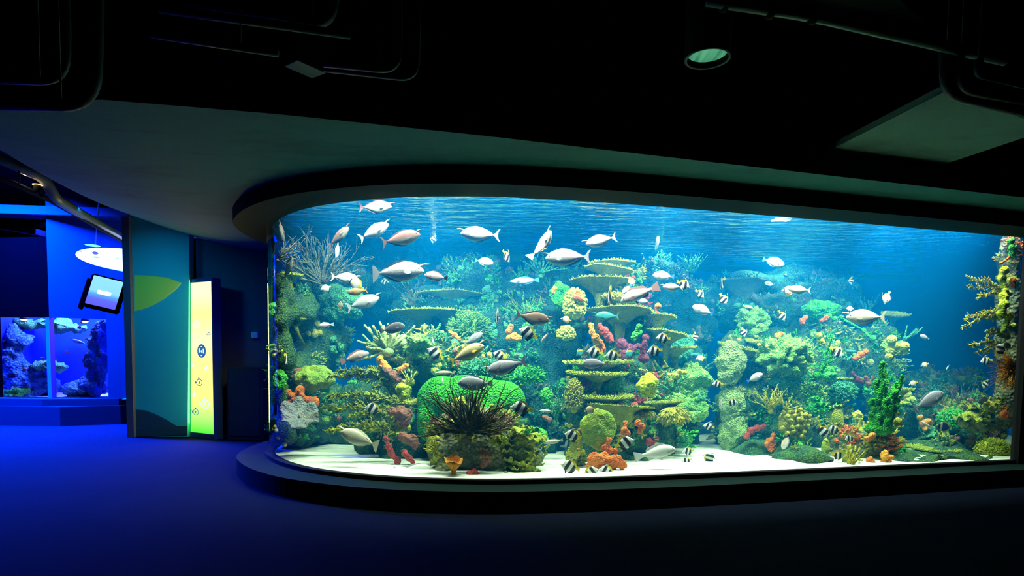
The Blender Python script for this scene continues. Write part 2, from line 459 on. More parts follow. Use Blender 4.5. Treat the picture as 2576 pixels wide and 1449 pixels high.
def plate(px, py, w, off, label, tilt=0.0, roll=0.0, depth=0.75, seed=1, rim='plate_rim', skin='plate_skin', thick=0.016, stem=0.10, nubs=1.0, cat='coral', group=None, bushy=1.0, name='plate_coral'):
    """table coral: irregular plate, cone below, branchlets over the rim and top"""
    rnd = random.Random(seed * 13 + 5)
    c = intank(px, py, off); Rr = px2m(c, w) / 2
    c = c + Vector((0, Rr * depth, 0))
    M = Matrix.Translation(c) @ Matrix.Rotation(R(-tilt), 4, 'X') @ Matrix.Rotation(R(roll), 4, 'Y')
    so = Vector((seed * 3.7, seed, 0))
    N = 56; K = 9
    def rad(a): return Rr * (1 + 0.16 * noise.noise(Vector((math.cos(a) * 1.6, math.sin(a) * 1.6, 0)) + so) + 0.05 * noise.noise(Vector((math.cos(a) * 6, math.sin(a) * 6, 0)) + so))
    def pt(t, a, z): r = rad(a) * t; return Vector((r * math.cos(a), r * math.sin(a) * depth, z))
    root = empty(name, c); 
    bm = bmesh.new(); rings = []
    def zt(t, a): return 0.03 * Rr * t * t + 0.02 * Rr * noise.noise(pt(t, a, 0) * 9 + so)
    prof = [(j / K, 0) for j in range(K + 1)] + [(j / K, 1) for j in range(K, 0, -1)] 
    for (t, under) in prof:
        ring = []
        for i in range(N):
            a = 6.28318 * i / N
            z = zt(t, a)
            if under: z -= thick * (0.6 + 0.4 * (1 - t)) + stem * max(0.0, 1 - t * 1.15) ** 1.6
            ring.append(pt(max(t, 0.02), a, z))
        rings.append([bm.verts.new(M @ p) for p in ring])
    for r0, r1 in zip(rings[:-1], rings[1:]):
        for i in range(N): bm.faces.new((r0[i], r0[(i + 1) % N], r1[(i + 1) % N], r1[i]))
    bm.faces.new(rings[0]); bm.faces.new(rings[-1][::-1])
    bmesh.ops.transform(bm, matrix=Matrix.Translation(-c), verts=bm.verts)
    obj('plate', bm, G[skin], root)
    bm = bmesh.new(); d0 = M.to_3x3()
    cnt = int((170 + 420 * Rr) * nubs)
    for i in range(cnt):
        a = rnd.uniform(0, 6.283); t = 1.0 - abs(rnd.gauss(0, 0.16)); t = max(0.05, min(1.0, t))
        p = pt(t * 0.99, a, zt(t, a) - 0.006)
        out = Vector((math.cos(a), math.sin(a) * depth, 0)) * (0.9 * t ** 3)
        d = (out + Vector((rnd.uniform(-.3, .3), rnd.uniform(-.3, .3), 0.9))).normalized()
        nub(bm, p, d, rnd.uniform(0.014, 0.03) * bushy, rnd.uniform(0.004, 0.008) * (0.6 + 0.4 * bushy), 4, 0.6)
    bmesh.ops.transform(bm, matrix=Matrix.Translation(-c) @ M, verts=bm.verts)
    b = obj('branchlets', bm, G[rim], root, smooth=False); b['kind'] = 'stuff'
    bm = bmesh.new()
    tube(bm, [M @ Vector((0, 0, -thick - stem * 0.5)) - c, M @ Vector((0.02, Rr * 0.2, -thick - stem * 1.3)) - c, Vector((0.03, Rr * 0.5 + 0.1, -stem * 2.2 - 0.05))], [Rr * 0.22, Rr * 0.13, Rr * 0.16], 10)
    obj('stem', bm, G[skin], root)
    tag(root, label, cat, group); OBJS.append(root); return root
def branches(bm, p, d, L, r, lvl, rnd, spread=0.6, kids=3, curl=0.15, gravity=0.1, seg=6, taper=0.6):
    pts = [p]; rr = [r]; q = p.copy(); dd = d.normalized(); n = 4
    for i in range(n):
        dd = (dd + Vector((rnd.uniform(-1, 1), rnd.uniform(-1, 1), rnd.uniform(-1, 1))) * curl + Vector((0, 0, gravity * 0.3))).normalized()
        q = q + dd * (L / n); pts.append(q.copy()); rr.append(r * (1 - (1 - taper) * (i + 1) / n))
    rings = tube(bm, pts, rr, seg)
    tip = bm.verts.new(q + dd * rr[-1] * 0.8)
    for k in range(seg): bm.faces.new((rings[-1][k], rings[-1][(k + 1) % seg], tip))
    if lvl > 0:
        for j in range(kids):
            i = rnd.randint(1, n)
            nd = (dd + Vector((rnd.uniform(-1, 1), rnd.uniform(-1, 1), rnd.uniform(-1, 1))) * spread).normalized()
            branches(bm, pts[i].copy(), nd, L * rnd.uniform(0.5, 0.8), rr[i] * 0.8, lvl - 1, rnd, spread, kids, curl, gravity, seg, taper)
def branching(px, py, w, off, dirs, label, m, n=8, r=0.012, lvl=1, kids=3, spread=0.6, curl=0.15, seed=1, gravity=0.1, seg=6, name='branching_coral', taper=0.6, flat=1.0, cat='coral', knobs=0, group=None, base=None):
    """colony of branches; px,py is the root; dirs = (angle0, angle1) in the picture-facing plane, degrees from +X; w = reach in pixels"""
    rnd = random.Random(seed * 7 + 1); c = intank(px, py, off); L = px2m(c, w)
    bm = bmesh.new()
    for i in range(n):
        a = R(dirs[0] + (dirs[1] - dirs[0]) * (i + rnd.uniform(0.1, 0.9)) / n)
        d = Vector((math.cos(a), rnd.uniform(-0.55, 0.25) * flat, math.sin(a)))
        branches(bm, Vector((0, 0, 0)) + d * 0.01, d, L * rnd.uniform(0.55, 1.0) * (0.62 if lvl else 1.0), r, lvl, rnd, spread, kids, curl, gravity, seg, taper)
    if knobs:
        vs = [v for v in bm.verts]; bm.normal_update()
        for _ in range(knobs):
            v = rnd.choice(vs)
            if v.normal.length > 0.5: nub(bm, v.co.copy(), v.normal.copy(), r * 0.7, r * 0.35, 5, 0.7)
    lump(bm, Vector((0, 0.01, -0.02)), (r * 3.2, r * 3, r * 2.6), 2)
    o = obj(name, bm, G[m]); o.location = c
    tag(o, label, cat, group); OBJS.append(o); return o
def boulder(px, py, w, h, off, label, m, depth=0.6, amp=0.03, seed=1, name='boulder_coral', voxel=None, fr=3.0, cat='coral', squash=1.0, group=None):
    c = intank(px, py, off); a, b = px2m(c, w) / 2, px2m(c, h) / 2; d = a * depth
    bm = bmesh.new(); bmesh.ops.create_icosphere(bm, subdivisions=5, radius=1.0)
    so = Vector((seed * 5.1, seed * 2.3, seed))
    for v in bm.verts:
        n = v.co.copy(); s = 1 + 0.12 * noise.noise(n * 1.3 + so)
        p = Vector((n.x * a, n.y * d, n.z * b)) * s
        v.co = p + n * amp * (noise.fractal(p * fr * 3 + so, 0.7, 2, 3))
        if n.z < 0: v.co.z *= squash
    o = obj(name, bm, G[m]); o.location = c + Vector((0, d * 0.85, 0))
    tag(o, label, cat, group); OBJS.append(o); return o
def sponge(pts, off, label, m, name='lobed_sponge', seed=1, amp=0.012, holes=0, cat='sponge', group=None, depth=0.75):
    """lobes (px, py, radius px) fused into one body of real thickness"""
    cx = sum(p[0] for p in pts) / len(pts); cy_ = sum(p[1] for p in pts) / len(pts)
    c = intank(cx, cy_, off); s = c.y / FPX; bm = bmesh.new(); rnd = random.Random(seed)
    cr = CAM_ROT @ Vector((1, 0, 0))
    def loc(x, y): return Vector(((x - cx) * s, 0, -(y - cy_) * s))
    last = None
    for (x, y, r) in pts:
        q = loc(x, y) + Vector((0, rnd.uniform(-0.3, 0.3) * r * s, 0)); lump(bm, q, (r * s, r * s * depth, r * s), 3)
        if last is not None and (q - last[0]).length < (r + last[1]) * s * 2.4:
            for t in (0.33, 0.66): lump(bm, last[0].lerp(q, t), [min(r, last[1]) * s * 0.8] * 3, 2)
        last = (q, r)
    mr = min(p[2] for p in pts) * s
    so = Vector((seed, seed * 2, 0))
    b = remeshed(bm, max(0.007, mr / 5), lambda co: amp * (noise.noise(co * 22 + so) + 0.5 * noise.noise(co * 60 + so)))
    o = obj(name, b, G[m]); o.location = c + Vector((0, mr * depth, 0))
    if holes:
        rnd = random.Random(seed)
        for (x, y, r) in pts[:holes]:
            g = bmesh.new()
            q = loc(x, y) + Vector((rnd.uniform(-.3, .3) * r * s, -r * s * depth * 0.98, rnd.uniform(-.3, .3) * r * s))
            rr = 0.12 * r * s + 0.004
            ring = tube(g, [q, q + Vector((0, -0.012, 0)), q + Vector((0, -0.014, 0)), q + Vector((0, 0.012, 0))], [rr * 1.5, rr * 1.4, rr, rr * 0.6], 10)
            obj('osculum', g, G[m], o)
    tag(o, label, cat, group); OBJS.append(o); return o
def ruffle(px, py, w, h, off, label, m, layers=5, seed=1, name='lettuce_coral', up=1.0, cat='coral'):
    """stack of wavy thin leaves fanning out"""
    rnd = random.Random(seed * 3 + 2); c = intank(px, py, off); A, B = px2m(c, w) / 2, px2m(c, h) / 2
    bm = bmesh.new()
    for j in range(layers):
        o0 = Vector((rnd.uniform(-0.6, 0.6) * A, rnd.uniform(0, 0.5) * A, rnd.uniform(-0.8, 0.7) * B))
        a0 = rnd.uniform(-2.9, -0.3); span = rnd.uniform(1.2, 2.4); L = rnd.uniform(0.35, 0.6) * A; tl = rnd.uniform(-0.1, 0.7) * up
        N, K = 26, 5; g = []; ph = rnd.uniform(0, 6)
        for i in range(N + 1):
            a = a0 + span * (i / N - 0.5); row = []
            for k in range(K + 1):
                t = k / K; rr = L * t * (1 + 0.25 * noise.noise(Vector((a * 3, j, ph))))
                wv = 0.16 * L * t * t * math.sin(a * 9 + ph)
                row.append(o0 + Vector((math.cos(a) * rr, math.sin(a) * rr * 0.9, tl * rr + wv)))
            g.append(row)
        th = Vector((0, 0, -0.008))
        va = [[bm.verts.new(p) for p in row] for row in g]; vb = [[bm.verts.new(p + th) for p in row] for row in g]
        for i in range(N):
            for k in range(K):
                bm.faces.new((va[i][k], va[i + 1][k], va[i + 1][k + 1], va[i][k + 1])); bm.faces.new((vb[i][k], vb[i][k + 1], vb[i + 1][k + 1], vb[i + 1][k]))
            bm.faces.new((va[i][K], va[i + 1][K], vb[i + 1][K], vb[i][K]))
        for k in range(K):
            bm.faces.new((va[0][k], va[0][k + 1], vb[0][k + 1], vb[0][k])); bm.faces.new((va[N][k + 1], va[N][k], vb[N][k], vb[N][k + 1]))
    lump(bm, Vector((0, A * 0.3, -B * 0.2)), (A * 0.55, A * 0.3, B * 0.7), 2)
    o = obj(name, bm, G[m]); o.location = c
    tag(o, label, cat); OBJS.append(o); return o
def bush(px, py, w, h, off, label, m, n=260, seed=1, name='bush_coral', nl=0.05, nr=0.008, depth=0.7, core=None, cat='coral', up=0.4):
    """dome of short branchlets on a core"""
    rnd = random.Random(seed * 11 + 3); c = intank(px, py, off); A, B = px2m(c, w) / 2, px2m(c, h) / 2; D = A * depth
    root = bmesh.new(); lump(root, Vector((0, 0, 0)), (A * 0.86, D * 0.86, B * 0.84), 4)
    for v in root.verts: v.co += v.co.normalized() * 0.02 * noise.noise(v.co * 14)
    o = obj(name, root, G[core or m]); o.location = c + Vector((0, D * 0.8, 0))
    g = bmesh.new()
    for _ in range(n):
        z = rnd.uniform(-0.6, 1); a = rnd.uniform(3.0, 6.43); q = math.sqrt(1 - z * z)
        d = Vector((q * math.cos(a), q * math.sin(a), z))
        p = Vector((d.x * A, d.y * D, d.z * B)) * 0.82
        e = (d + Vector((rnd.uniform(-.3, .3), rnd.uniform(-.3, .3), rnd.uniform(-.2, .3) + up * 0.5))).normalized()
        nub(g, p, e, nl * rnd.uniform(0.7, 1.2), nr * rnd.uniform(0.8, 1.2), 5, 0.6)
    b = obj('branchlets', g, G[m], o, smooth=False); b['kind'] = 'stuff'
    tag(o, label, cat); OBJS.append(o); return o
def cupcluster(px, py, w, h, off, label, m, n=22, r=0.03, seed=1, name='cup_coral_colony'):
    rnd = random.Random(seed + 40); c = intank(px, py, off); A, B = px2m(c, w) / 2, px2m(c, h) / 2
    bm = bmesh.new(); pl = []
    tries = 0
    while len(pl) < n and tries < 900:
        tries += 1
        x, z = rnd.uniform(-1, 1), rnd.uniform(-1, 1)
        if x * x + z * z > 1: continue
        p = Vector((x * A, rnd.uniform(-0.02, 0.04), z * B))
        if all((p - q).length > r * 1.7 for q in pl): pl.append(p)
    for p in pl:
        rr = r * rnd.uniform(0.75, 1.1)
        e = Vector((rnd.uniform(-.3, .3), -1, rnd.uniform(0, .6))).normalized()
        tube(bm, [p - e * rr * 2.2, p - e * rr * 0.5, p + e * rr * 0.5, p + e * rr * 0.45, p - e * rr * 0.3], [rr * 0.45, rr * 0.7, rr, rr * 0.7, rr * 0.3], 10)
    lump(bm, Vector((0, r * 4.4, 0)), (A * 0.95, r * 3.4, B * 0.95), 3)
    o = obj(name, bm, G[m]); o.location = c + Vector((0, 0.02, 0))
    tag(o, label, 'coral'); OBJS.append(o); return o
def balls(px, py, pts, off, label, m, name='bubble_coral', seed=1, cat='coral'):
    c = intank(px, py, off); s = c.y / FPX; bm = bmesh.new(); rnd = random.Random(seed)
    for (dx, dy, r) in pts:
        q = Vector((dx * s, rnd.uniform(-0.02, 0.03), -dy * s))
        rr = bmesh.ops.create_icosphere(bm, subdivisions=3, radius=1)
        for v in rr['verts']:
            n = v.co.copy(); v.co = q + n * r * s * (1 + 0.12 * noise.noise(n * 2.5 + q * 9))
    for (a, b) in zip(pts[:-1], pts[1:]):
        tube(bm, [(a[0] * s, 0.02, -a[1] * s), (b[0] * s, 0.02, -b[1] * s)], [a[2] * s * 0.5, b[2] * s * 0.5], 8)
    o = obj(name, bm, G[m]); o.location = c
    tag(o, label, cat); OBJS.append(o); return o
# ---- bed: shell sand with soft ripples
M_sand = mat('shell_sand', (0.78, 0.8, 0.72), 0.95, spec=0.05); k = NT(M_sand)
tc = k.n('ShaderNodeTexCoord').outputs['Object']
mp = k.n('ShaderNodeMapping'); mp.inputs['Scale'].default_value = (5, 22, 5); k.l(tc, mp.inputs['Vector'])
n1 = k.n('ShaderNodeTexNoise', i_Scale=1.5, i_Detail=5.0); k.l(mp.outputs[0], n1.inputs['Vector']); k.bump(n1.outputs[0], 0.9, 0.04)
k.l(k.ramp(n1.outputs[0], [(0.35, (0.6, 0.66, 0.6)), (0.5, (0.88, 0.9, 0.82))]), k.b.inputs['Base Color'])
bm = bmesh.new()
f = poly(bm, [(x, y, BED - 0.01) for x, y in WP])
struct('ground_sand', bm, M_sand)
# ---- water body and its rippled surface
M_water = bpy.data.materials.new('tank_water'); M_water.use_nodes = True; t = M_water.node_tree; t.nodes.clear()
o_ = t.nodes.new('ShaderNodeOutputMaterial'); s_ = t.nodes.new('ShaderNodeVolumeScatter'); a_ = t.nodes.new('ShaderNodeVolumeAbsorption'); ad = t.nodes.new('ShaderNodeAddShader')
s_.inputs['Color'].default_value = (0.0005, 0.135, 0.40, 1); s_.inputs['Density'].default_value = 0.37
a_.inputs['Color'].default_value = (0.02, 0.72, 0.80, 1); a_.inputs['Density'].default_value = 0.20
t.links.new(s_.outputs[0], ad.inputs[0]); t.links.new(a_.outputs[0], ad.inputs[1]); t.links.new(ad.outputs[0], o_.inputs['Volume'])
bm = bmesh.new(); prism(bm, WP, BED - 0.03, SURF)
struct('water', bm, M_water)
M_surf = bpy.data.materials.new('water_surface'); M_surf.use_nodes = True; t = M_surf.node_tree; t.nodes.clear()
o_ = t.nodes.new('ShaderNodeOutputMaterial'); mx = t.nodes.new('ShaderNodeMixShader'); tr = t.nodes.new('ShaderNodeBsdfTransparent'); gl = t.nodes.new('ShaderNodeBsdfGlossy')
gl.inputs['Roughness'].default_value = 0.04; gl.inputs['Color'].default_value = (0.9, 0.95, 0.95, 1); mx.inputs[0].default_value = 0.5
tc = t.nodes.new('ShaderNodeTexCoord'); mp = t.nodes.new('ShaderNodeMapping'); mp.inputs['Scale'].default_value = (2.2, 5.0, 1)
nn = t.nodes.new('ShaderNodeTexNoise'); nn.inputs['Scale'].default_value = 1.6; nn.inputs['Detail'].default_value = 3.0
bp = t.nodes.new('ShaderNodeBump'); bp.inputs['Strength'].default_value = 1.0; bp.inputs['Distance'].default_value = 0.10
t.links.new(tc.outputs['Object'], mp.inputs[0]); t.links.new(mp.outputs[0], nn.inputs['Vector']); t.links.new(nn.outputs[0], bp.inputs['Height'])
t.links.new(bp.outputs[0], gl.inputs['Normal'])
mp2 = t.nodes.new('ShaderNodeMapping'); mp2.inputs['Scale'].default_value = (5.0, 16.0, 1); n2_ = t.nodes.new('ShaderNodeTexNoise'); n2_.inputs['Scale'].default_value = 1.2; n2_.inputs['Detail'].default_value = 3.0
rp = t.nodes.new('ShaderNodeMapRange'); rp.inputs['From Min'].default_value = 0.4; rp.inputs['From Max'].default_value = 0.6; rp.inputs['To Min'].default_value = 0.42; rp.inputs['To Max'].default_value = 0.95
t.links.new(tc.outputs['Object'], mp2.inputs[0]); t.links.new(mp2.outputs[0], n2_.inputs['Vector']); t.links.new(n2_.outputs[0], rp.inputs[0]); t.links.new(rp.outputs[0], mx.inputs[0])
t.links.new(tr.outputs[0], mx.inputs[1]); t.links.new(gl.outputs[0], mx.inputs[2]); t.links.new(mx.outputs[0], o_.inputs[0])
bm = bmesh.new(); poly(bm, [(x, y, SURF - 0.012) for x, y in WP])
struct('water_surface', bm, M_surf)
# ---- lamp housings above the water
M_lampglow = mat('lamp_lens', (1, 1, 1), 0.4, emit=(1.0, 1.0, 0.9), estr=5.0)
M_lampbody = mat('lamp_body', (0.2, 0.2, 0.2), 0.5)
for i, (x, y, p) in enumerate(LAMPS + LAMPS_BACK):
    root = empty('tank_lamp', (x, y, 3.1))
    bm = bmesh.new(); box(bm, -0.28, 0.28, -0.04, 0.14, 0.08, 0.18, 0.02); obj('housing', bm, M_lampbody, root, smooth=False)
    bm = bmesh.new(); box(bm, -0.11, 0.11, -0.08, 0.08, 0.06, 0.08); obj('lens', bm, M_lampglow, root, smooth=False)
    tag(root, 'metal halide lamp hung over the water of the large tank', 'lamp', 'lamps over the large tank')
# ================================================================== THE REEF
FG = ['teal_growth', 'pale_green', 'yellow_branch', 'bright_green', 'brown_sponge']
reef([(770, 860, 1.2, 95, 80, .35), (735, 960, .95, 75, 90, .3), (790, 1040, 1.0, 95, 80, .35), (730, 1090, .8, 70, 55, .3), (860, 1060, 1.3, 110, 75, .4), (930, 1020, 1.5, 90, 60, .35), (980, 1090, 1.1, 80, 70, .35), (720, 760, 1.2, 50, 70, .3), (700, 800, .3, 26, 60, .14), (702, 880, .3, 28, 60, .14), (700, 1000, .3, 28, 60, .14), (702, 1080, .3, 28, 50, .14), (704, 720, .3, 24, 40, .12), (960, 1130, 1.0, 90, 40, .3)],
     'shadowy teal reef rock against the curved left end of the large tank', 'reef_rock_growth', seed=2, clusters=110, fine_growth=FG)
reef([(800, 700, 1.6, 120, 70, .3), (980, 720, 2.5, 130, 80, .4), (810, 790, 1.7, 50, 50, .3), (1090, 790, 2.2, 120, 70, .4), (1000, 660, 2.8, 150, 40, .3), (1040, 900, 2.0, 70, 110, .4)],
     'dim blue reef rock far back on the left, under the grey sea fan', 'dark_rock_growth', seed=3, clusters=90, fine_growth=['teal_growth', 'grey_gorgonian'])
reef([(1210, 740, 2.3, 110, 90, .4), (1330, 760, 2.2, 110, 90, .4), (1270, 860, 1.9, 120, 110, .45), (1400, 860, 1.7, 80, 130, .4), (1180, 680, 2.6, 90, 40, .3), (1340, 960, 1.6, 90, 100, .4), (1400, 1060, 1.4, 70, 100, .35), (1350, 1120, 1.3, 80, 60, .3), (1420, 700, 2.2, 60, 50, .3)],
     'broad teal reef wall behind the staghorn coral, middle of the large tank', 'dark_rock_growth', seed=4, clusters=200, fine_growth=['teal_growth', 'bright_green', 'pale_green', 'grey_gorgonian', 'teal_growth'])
reef([(1010, 940, 1.15, 80, 60, .35), (1100, 910, 1.1, 110, 70, .35), (1200, 940, 1.15, 100, 60, .35), (1040, 1080, .9, 70, 80, .3), (1150, 1010, .95, 120, 60, .35), (1000, 1160, .85, 60, 45, .3)],
     'cream and teal reef ledge with sponges, behind the green honeycomb mound', 'reef_rock_growth', seed=5, clusters=130, fine_growth=['pale_green', 'cream_ball', 'teal_growth', 'yellow_branch'])
reef([(1150, 1130, .42, 85, 80, .26), (1230, 1130, .42, 80, 70, .26), (1290, 1160, .5, 80, 50, .26), (1110, 1190, .38, 40, 30, .2), (1200, 1070, .55, 100, 50, .26), (1240, 1200, .4, 110, 30, .22), (1108, 1140, .40, 48, 70, .22), (1140, 1090, .5, 60, 40, .2)],
     'pitted olive rock at the glass, carrying the dark sea plume', 'front_rock_growth', seed=6, voxel=0.03, clusters=50, fine_growth=['brown_sponge', 'lettuce_leaf', 'yellow_branch'], amp=0.06)
reef([(1560, 720, 1.5, 60, 60, .25), (1580, 830, 1.35, 90, 80, .35), (1560, 930, 1.25, 110, 70, .35), (1540, 1010, 1.1, 90, 60, .35), (1600, 1090, .95, 110, 90, .4), (1510, 1130, .85, 85, 75, .32), (1650, 1000, 1.2, 80, 90, .35), (1455, 1060, .95, 35, 110, .22), (1670, 1110, .95, 60, 80, .3), (1560, 1180, .8, 120, 30, .3)],
     'tall central reef column stacked with yellow-green table corals', 'reef_rock_growth', seed=7, voxel=0.035, clusters=190, fine_growth=['pale_green', 'teal_growth', 'bright_green', 'red_sponge', 'yellow_branch'])
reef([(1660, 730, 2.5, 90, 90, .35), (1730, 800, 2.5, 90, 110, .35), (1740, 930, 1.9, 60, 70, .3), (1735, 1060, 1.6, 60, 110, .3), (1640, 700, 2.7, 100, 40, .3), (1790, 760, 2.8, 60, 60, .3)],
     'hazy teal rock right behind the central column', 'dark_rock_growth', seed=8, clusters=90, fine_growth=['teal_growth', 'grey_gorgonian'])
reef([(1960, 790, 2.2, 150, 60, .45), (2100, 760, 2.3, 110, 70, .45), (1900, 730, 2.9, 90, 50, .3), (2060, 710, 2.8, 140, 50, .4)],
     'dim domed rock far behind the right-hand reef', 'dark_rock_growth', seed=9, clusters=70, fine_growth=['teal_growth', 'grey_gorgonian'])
reef([(1890, 900, 1.6, 60, 60, .35), (1960, 950, 1.5, 110, 100, .45), (2080, 940, 1.5, 110, 110, .45), (2200, 930, 1.6, 100, 90, .45), (1880, 1060, 1.35, 65, 90, .35), (1980, 1080, 1.2, 110, 80, .4), (2100, 1080, 1.1, 90, 80, .4), (2230, 880, 1.6, 70, 70, .35), (1960, 1150, .75, 110, 26, .3), (2060, 1158, .3, 80, 22, .34), (1960, 1172, .5, 80, 16, .3), (2060, 860, 1.9, 140, 60, .4), (2270, 1040, 1.2, 60, 80, .3)],
     'massive encrusted reef right of the deep blue gap', 'reef_rock_growth', seed=10, clusters=300, fine_growth=['bright_green', 'pale_green', 'teal_growth', 'yellow_branch', 'cream_ball', 'bright_green'])
reef([(2205, 1130, .4, 80, 55, .26), (2250, 1165, .38, 60, 30, .22), (2150, 1165, .42, 50, 25, .2)],
     'pitted olive rock at the glass under the green finger coral', 'front_rock_growth', seed=11, voxel=0.028, amp=0.05, clusters=40, fine_growth=['yellow_branch', 'orange_sponge', 'lettuce_leaf'])
reef([(2330, 1060, 1.3, 70, 50, .3), (2400, 1060, 1.1, 80, 60, .3), (2480, 1060, .75, 80, 60, .28), (2350, 1120, 1.1, 90, 40, .28), (2480, 1110, .7, 70, 35, .26), (2330, 1166, .12, 120, 16, .38), (2450, 1160, .10, 110, 15, .34), (2400, 1140, .6, 90, 30, .3), (2390, 1010, 1.6, 60, 40, .25), (2400, 960, 2.0, 110, 30, .3)],
     'low rubble reef in the right corner of the large tank', 'reef_rock_growth', seed=12, voxel=0.035, clusters=140, fine_growth=['yellow_branch', 'lettuce_leaf', 'teal_growth', 'brown_sponge'])
reef([(2562, 640, .30, 18, 70, .12), (2560, 760, .30, 26, 90, .14), (2560, 880, .30, 26, 90, .14), (2556, 1000, .3, 30, 90, .14)],
     'narrow rock pillar along the right jamb of the tank window', 'front_rock_growth', seed=13, voxel=0.025, amp=0.04, clusters=14, fine_growth=['orange_sponge', 'brown_sponge', 'lettuce_leaf', 'yellow_branch'])

# ---- table corals of the central column
plate(1548, 657, 108, 1.25, 'topmost yellow-rimmed table coral on the central column', tilt=3, seed=1, stem=0.12)
plate(1538, 672, 124, 1.05, 'second table coral from the top of the central column, sloping right', tilt=4, roll=6, seed=2, stem=0.12)
plate(1516, 700, 146, .95, 'wide domed table coral near the top of the central column, pale underside showing', tilt=6, seed=3, stem=0.2)
plate(1566, 752, 90, 1.15, 'short yellow table coral behind the pink grouper', tilt=2, seed=4)
plate(1569, 778, 172, .95, 'broad table coral the pink grouper hovers over', tilt=7, seed=5, stem=0.2)
plate(1660, 795, 96, 1.1, 'dark-bellied table coral jutting right from the broad one', tilt=7, roll=3, seed=6, stem=0.16)
plate(1692, 838, 108, 1.0, 'table coral tilted down to the right above a bannerfish', tilt=3, roll=10, seed=7, stem=0.16)
plate(1707, 876, 98, 1.1, 'thin table coral pointing at the blue gap with a shell on top', tilt=0, roll=-2, seed=8, stem=0.12)
plate(1516, 915, 176, .9, 'green table coral with a grey surgeonfish along its rim', tilt=-2, seed=9, bushy=1.5, nubs=1.6, roll=-2)
plate(1510, 944, 152, .8, 'shaggy green table coral above the dark hollow', tilt=-2, seed=10, bushy=1.6, nubs=1.8, roll=1)
plate(1522, 1003, 158, .75, 'shaggy green table coral below the dark hollow', tilt=-2, seed=11, bushy=1.5, nubs=1.8)
plate(1570, 1030, 184, .6, 'long olive shelf coral with a drooping yellow underside', tilt=6, roll=3, seed=12, stem=0.3, bushy=0.8)
plate(1682, 1016, 96, .8, 'small shelf coral with hanging fringe at the column right side', tilt=4, roll=-3, seed=13, stem=0.14)
# ---- table corals of the left reef
plate(1046, 780, 164, 1.5, 'long thin table coral over the finger coral fan', tilt=2, roll=-3, seed=14, stem=0.12)
plate(1130, 742, 190, 2.1, 'hazy wide table coral behind the left reef', tilt=10, seed=15, stem=0.18)
plate(1150, 700, 150, 2.6, 'faint table coral highest on the left reef, seen through haze', tilt=4, seed=16)
plate(1135, 790, 150, 1.8, 'hazy domed table coral running down to yellow polyps', tilt=12, roll=8, seed=17, stem=0.2)
plate(1120, 862, 128, 1.2, 'straight-edged green table coral above the striped fish pair', tilt=2, seed=18, stem=0.14)
plate(735, 802, 60, .5, 'bright green shelf coral at the curved left edge of the pane', tilt=2, seed=19)
plate(718, 690, 66, .5, 'small yellow-green shelf coral high at the left edge of the pane', tilt=2, seed=20)
plate(1245, 640, 150, 3.0, 'ghostly table coral below the water surface, far back centre', tilt=4, seed=21)
plate(1005, 905, 60, 1.0, 'small round table coral beside the orange sponges', tilt=-4, seed=22, bushy=1.3)
# ---- table corals of the right reef
plate(2100, 662, 170, 2.9, 'ghostly table coral topmost on the far right reef', tilt=4, seed=23)
plate(1885, 715, 150, 2.6, 'large dim domed table coral behind the blue gap', tilt=16, seed=24, stem=0.3, nubs=0.5)
plate(1948, 863, 110, 1.35, 'knobbly green table coral with two white balls on it', tilt=-6, roll=4, seed=25, bushy=1.5, nubs=1.6)
plate(1890, 880, 130, 1.3, 'knobbly green table coral sloping over the honeycomb pillar', tilt=-4, roll=12, seed=26, bushy=1.6, nubs=1.6)
plate(2280, 982, 60, .9, 'small flat table coral right of the green fingers', tilt=2, seed=27, bushy=1.2)
plate(2262, 1015, 66, .8, 'yellow wedge table coral behind the green fingers', tilt=-6, seed=28)
plate(2384, 1136, 126, .45, 'yellow-green table coral lying low by the right corner sand', tilt=-4, roll=1, seed=29, bushy=1.0, nubs=1.4)
plate(2266, 790, 66, 1.7, 'round knobbly table coral at the top right of the big reef', tilt=-14, seed=30, bushy=1.3)
plate(2160, 955, 70, 1.2, 'leaf-green table coral in the shade of the big reef', tilt=2, seed=31)
plate(1975, 868, 90, 1.6, 'small table coral under the yellow sponge head of the big reef', tilt=-8, seed=32, bushy=1.4)

# ---- mounds and boulders
def honeycomb():
    lumps = [(1104, 1010, 64, 62), (1078, 1080, 40, 44), (1180, 995, 90, 52), (1260, 1010, 62, 50), (1075, 1060, 34, 60), (1300, 1040, 22, 26), (1220, 1030, 90, 40)]
    c = intank(1180, 1010, .75); s = c.y / FPX; bm = bmesh.new()
    for (x, y, a, b) in lumps: lump(bm, Vector(((x - 1180) * s, 0.22, -(y - 1010) * s)), (a * s, 0.2, b * s), 4)
    b = remeshed(bm, 0.02, lambda co: 0.02 * noise.noise(co * 5))
    o = obj('honeycomb_coral', b, G['green_honeycomb']); o.location = c
    tag(o, 'vivid green honeycomb coral mound behind the dark sea plume', 'coral'); OBJS.append(o)
honeycomb()
boulder(785, 953, 104, 62, .62, 'smooth olive brain coral at the left end of the tank', 'olive_boulder', seed=1)
boulder(698, 955, 40, 50, .3, 'green dome coral at the curved left edge, partly cut by the pane', 'bright_green', seed=2)
boulder(1055, 872, 58, 60, .95, 'pale yellow block coral under the long thin table coral', 'pale_green', seed=3, amp=0.06)
boulder(1408, 740, 46, 62, 1.5, 'green tongue-shaped coral lobe left of the central column', 'bright_green', seed=4)
boulder(1632, 975, 50, 62, .6, 'upright yellow oval sponge right of the dark hollow', 'yellow_sponge', seed=5, cat='sponge', name='oval_sponge')
boulder(1745, 965, 100, 100, 1.15, 'pale green grainy boulder coral beside the blue gap', 'pale_green', seed=6, amp=0.06)
boulder(1720, 1030, 130, 70, 1.0, 'arching cream boulder coral at the column right shoulder', 'pale_green', seed=7, amp=0.08)
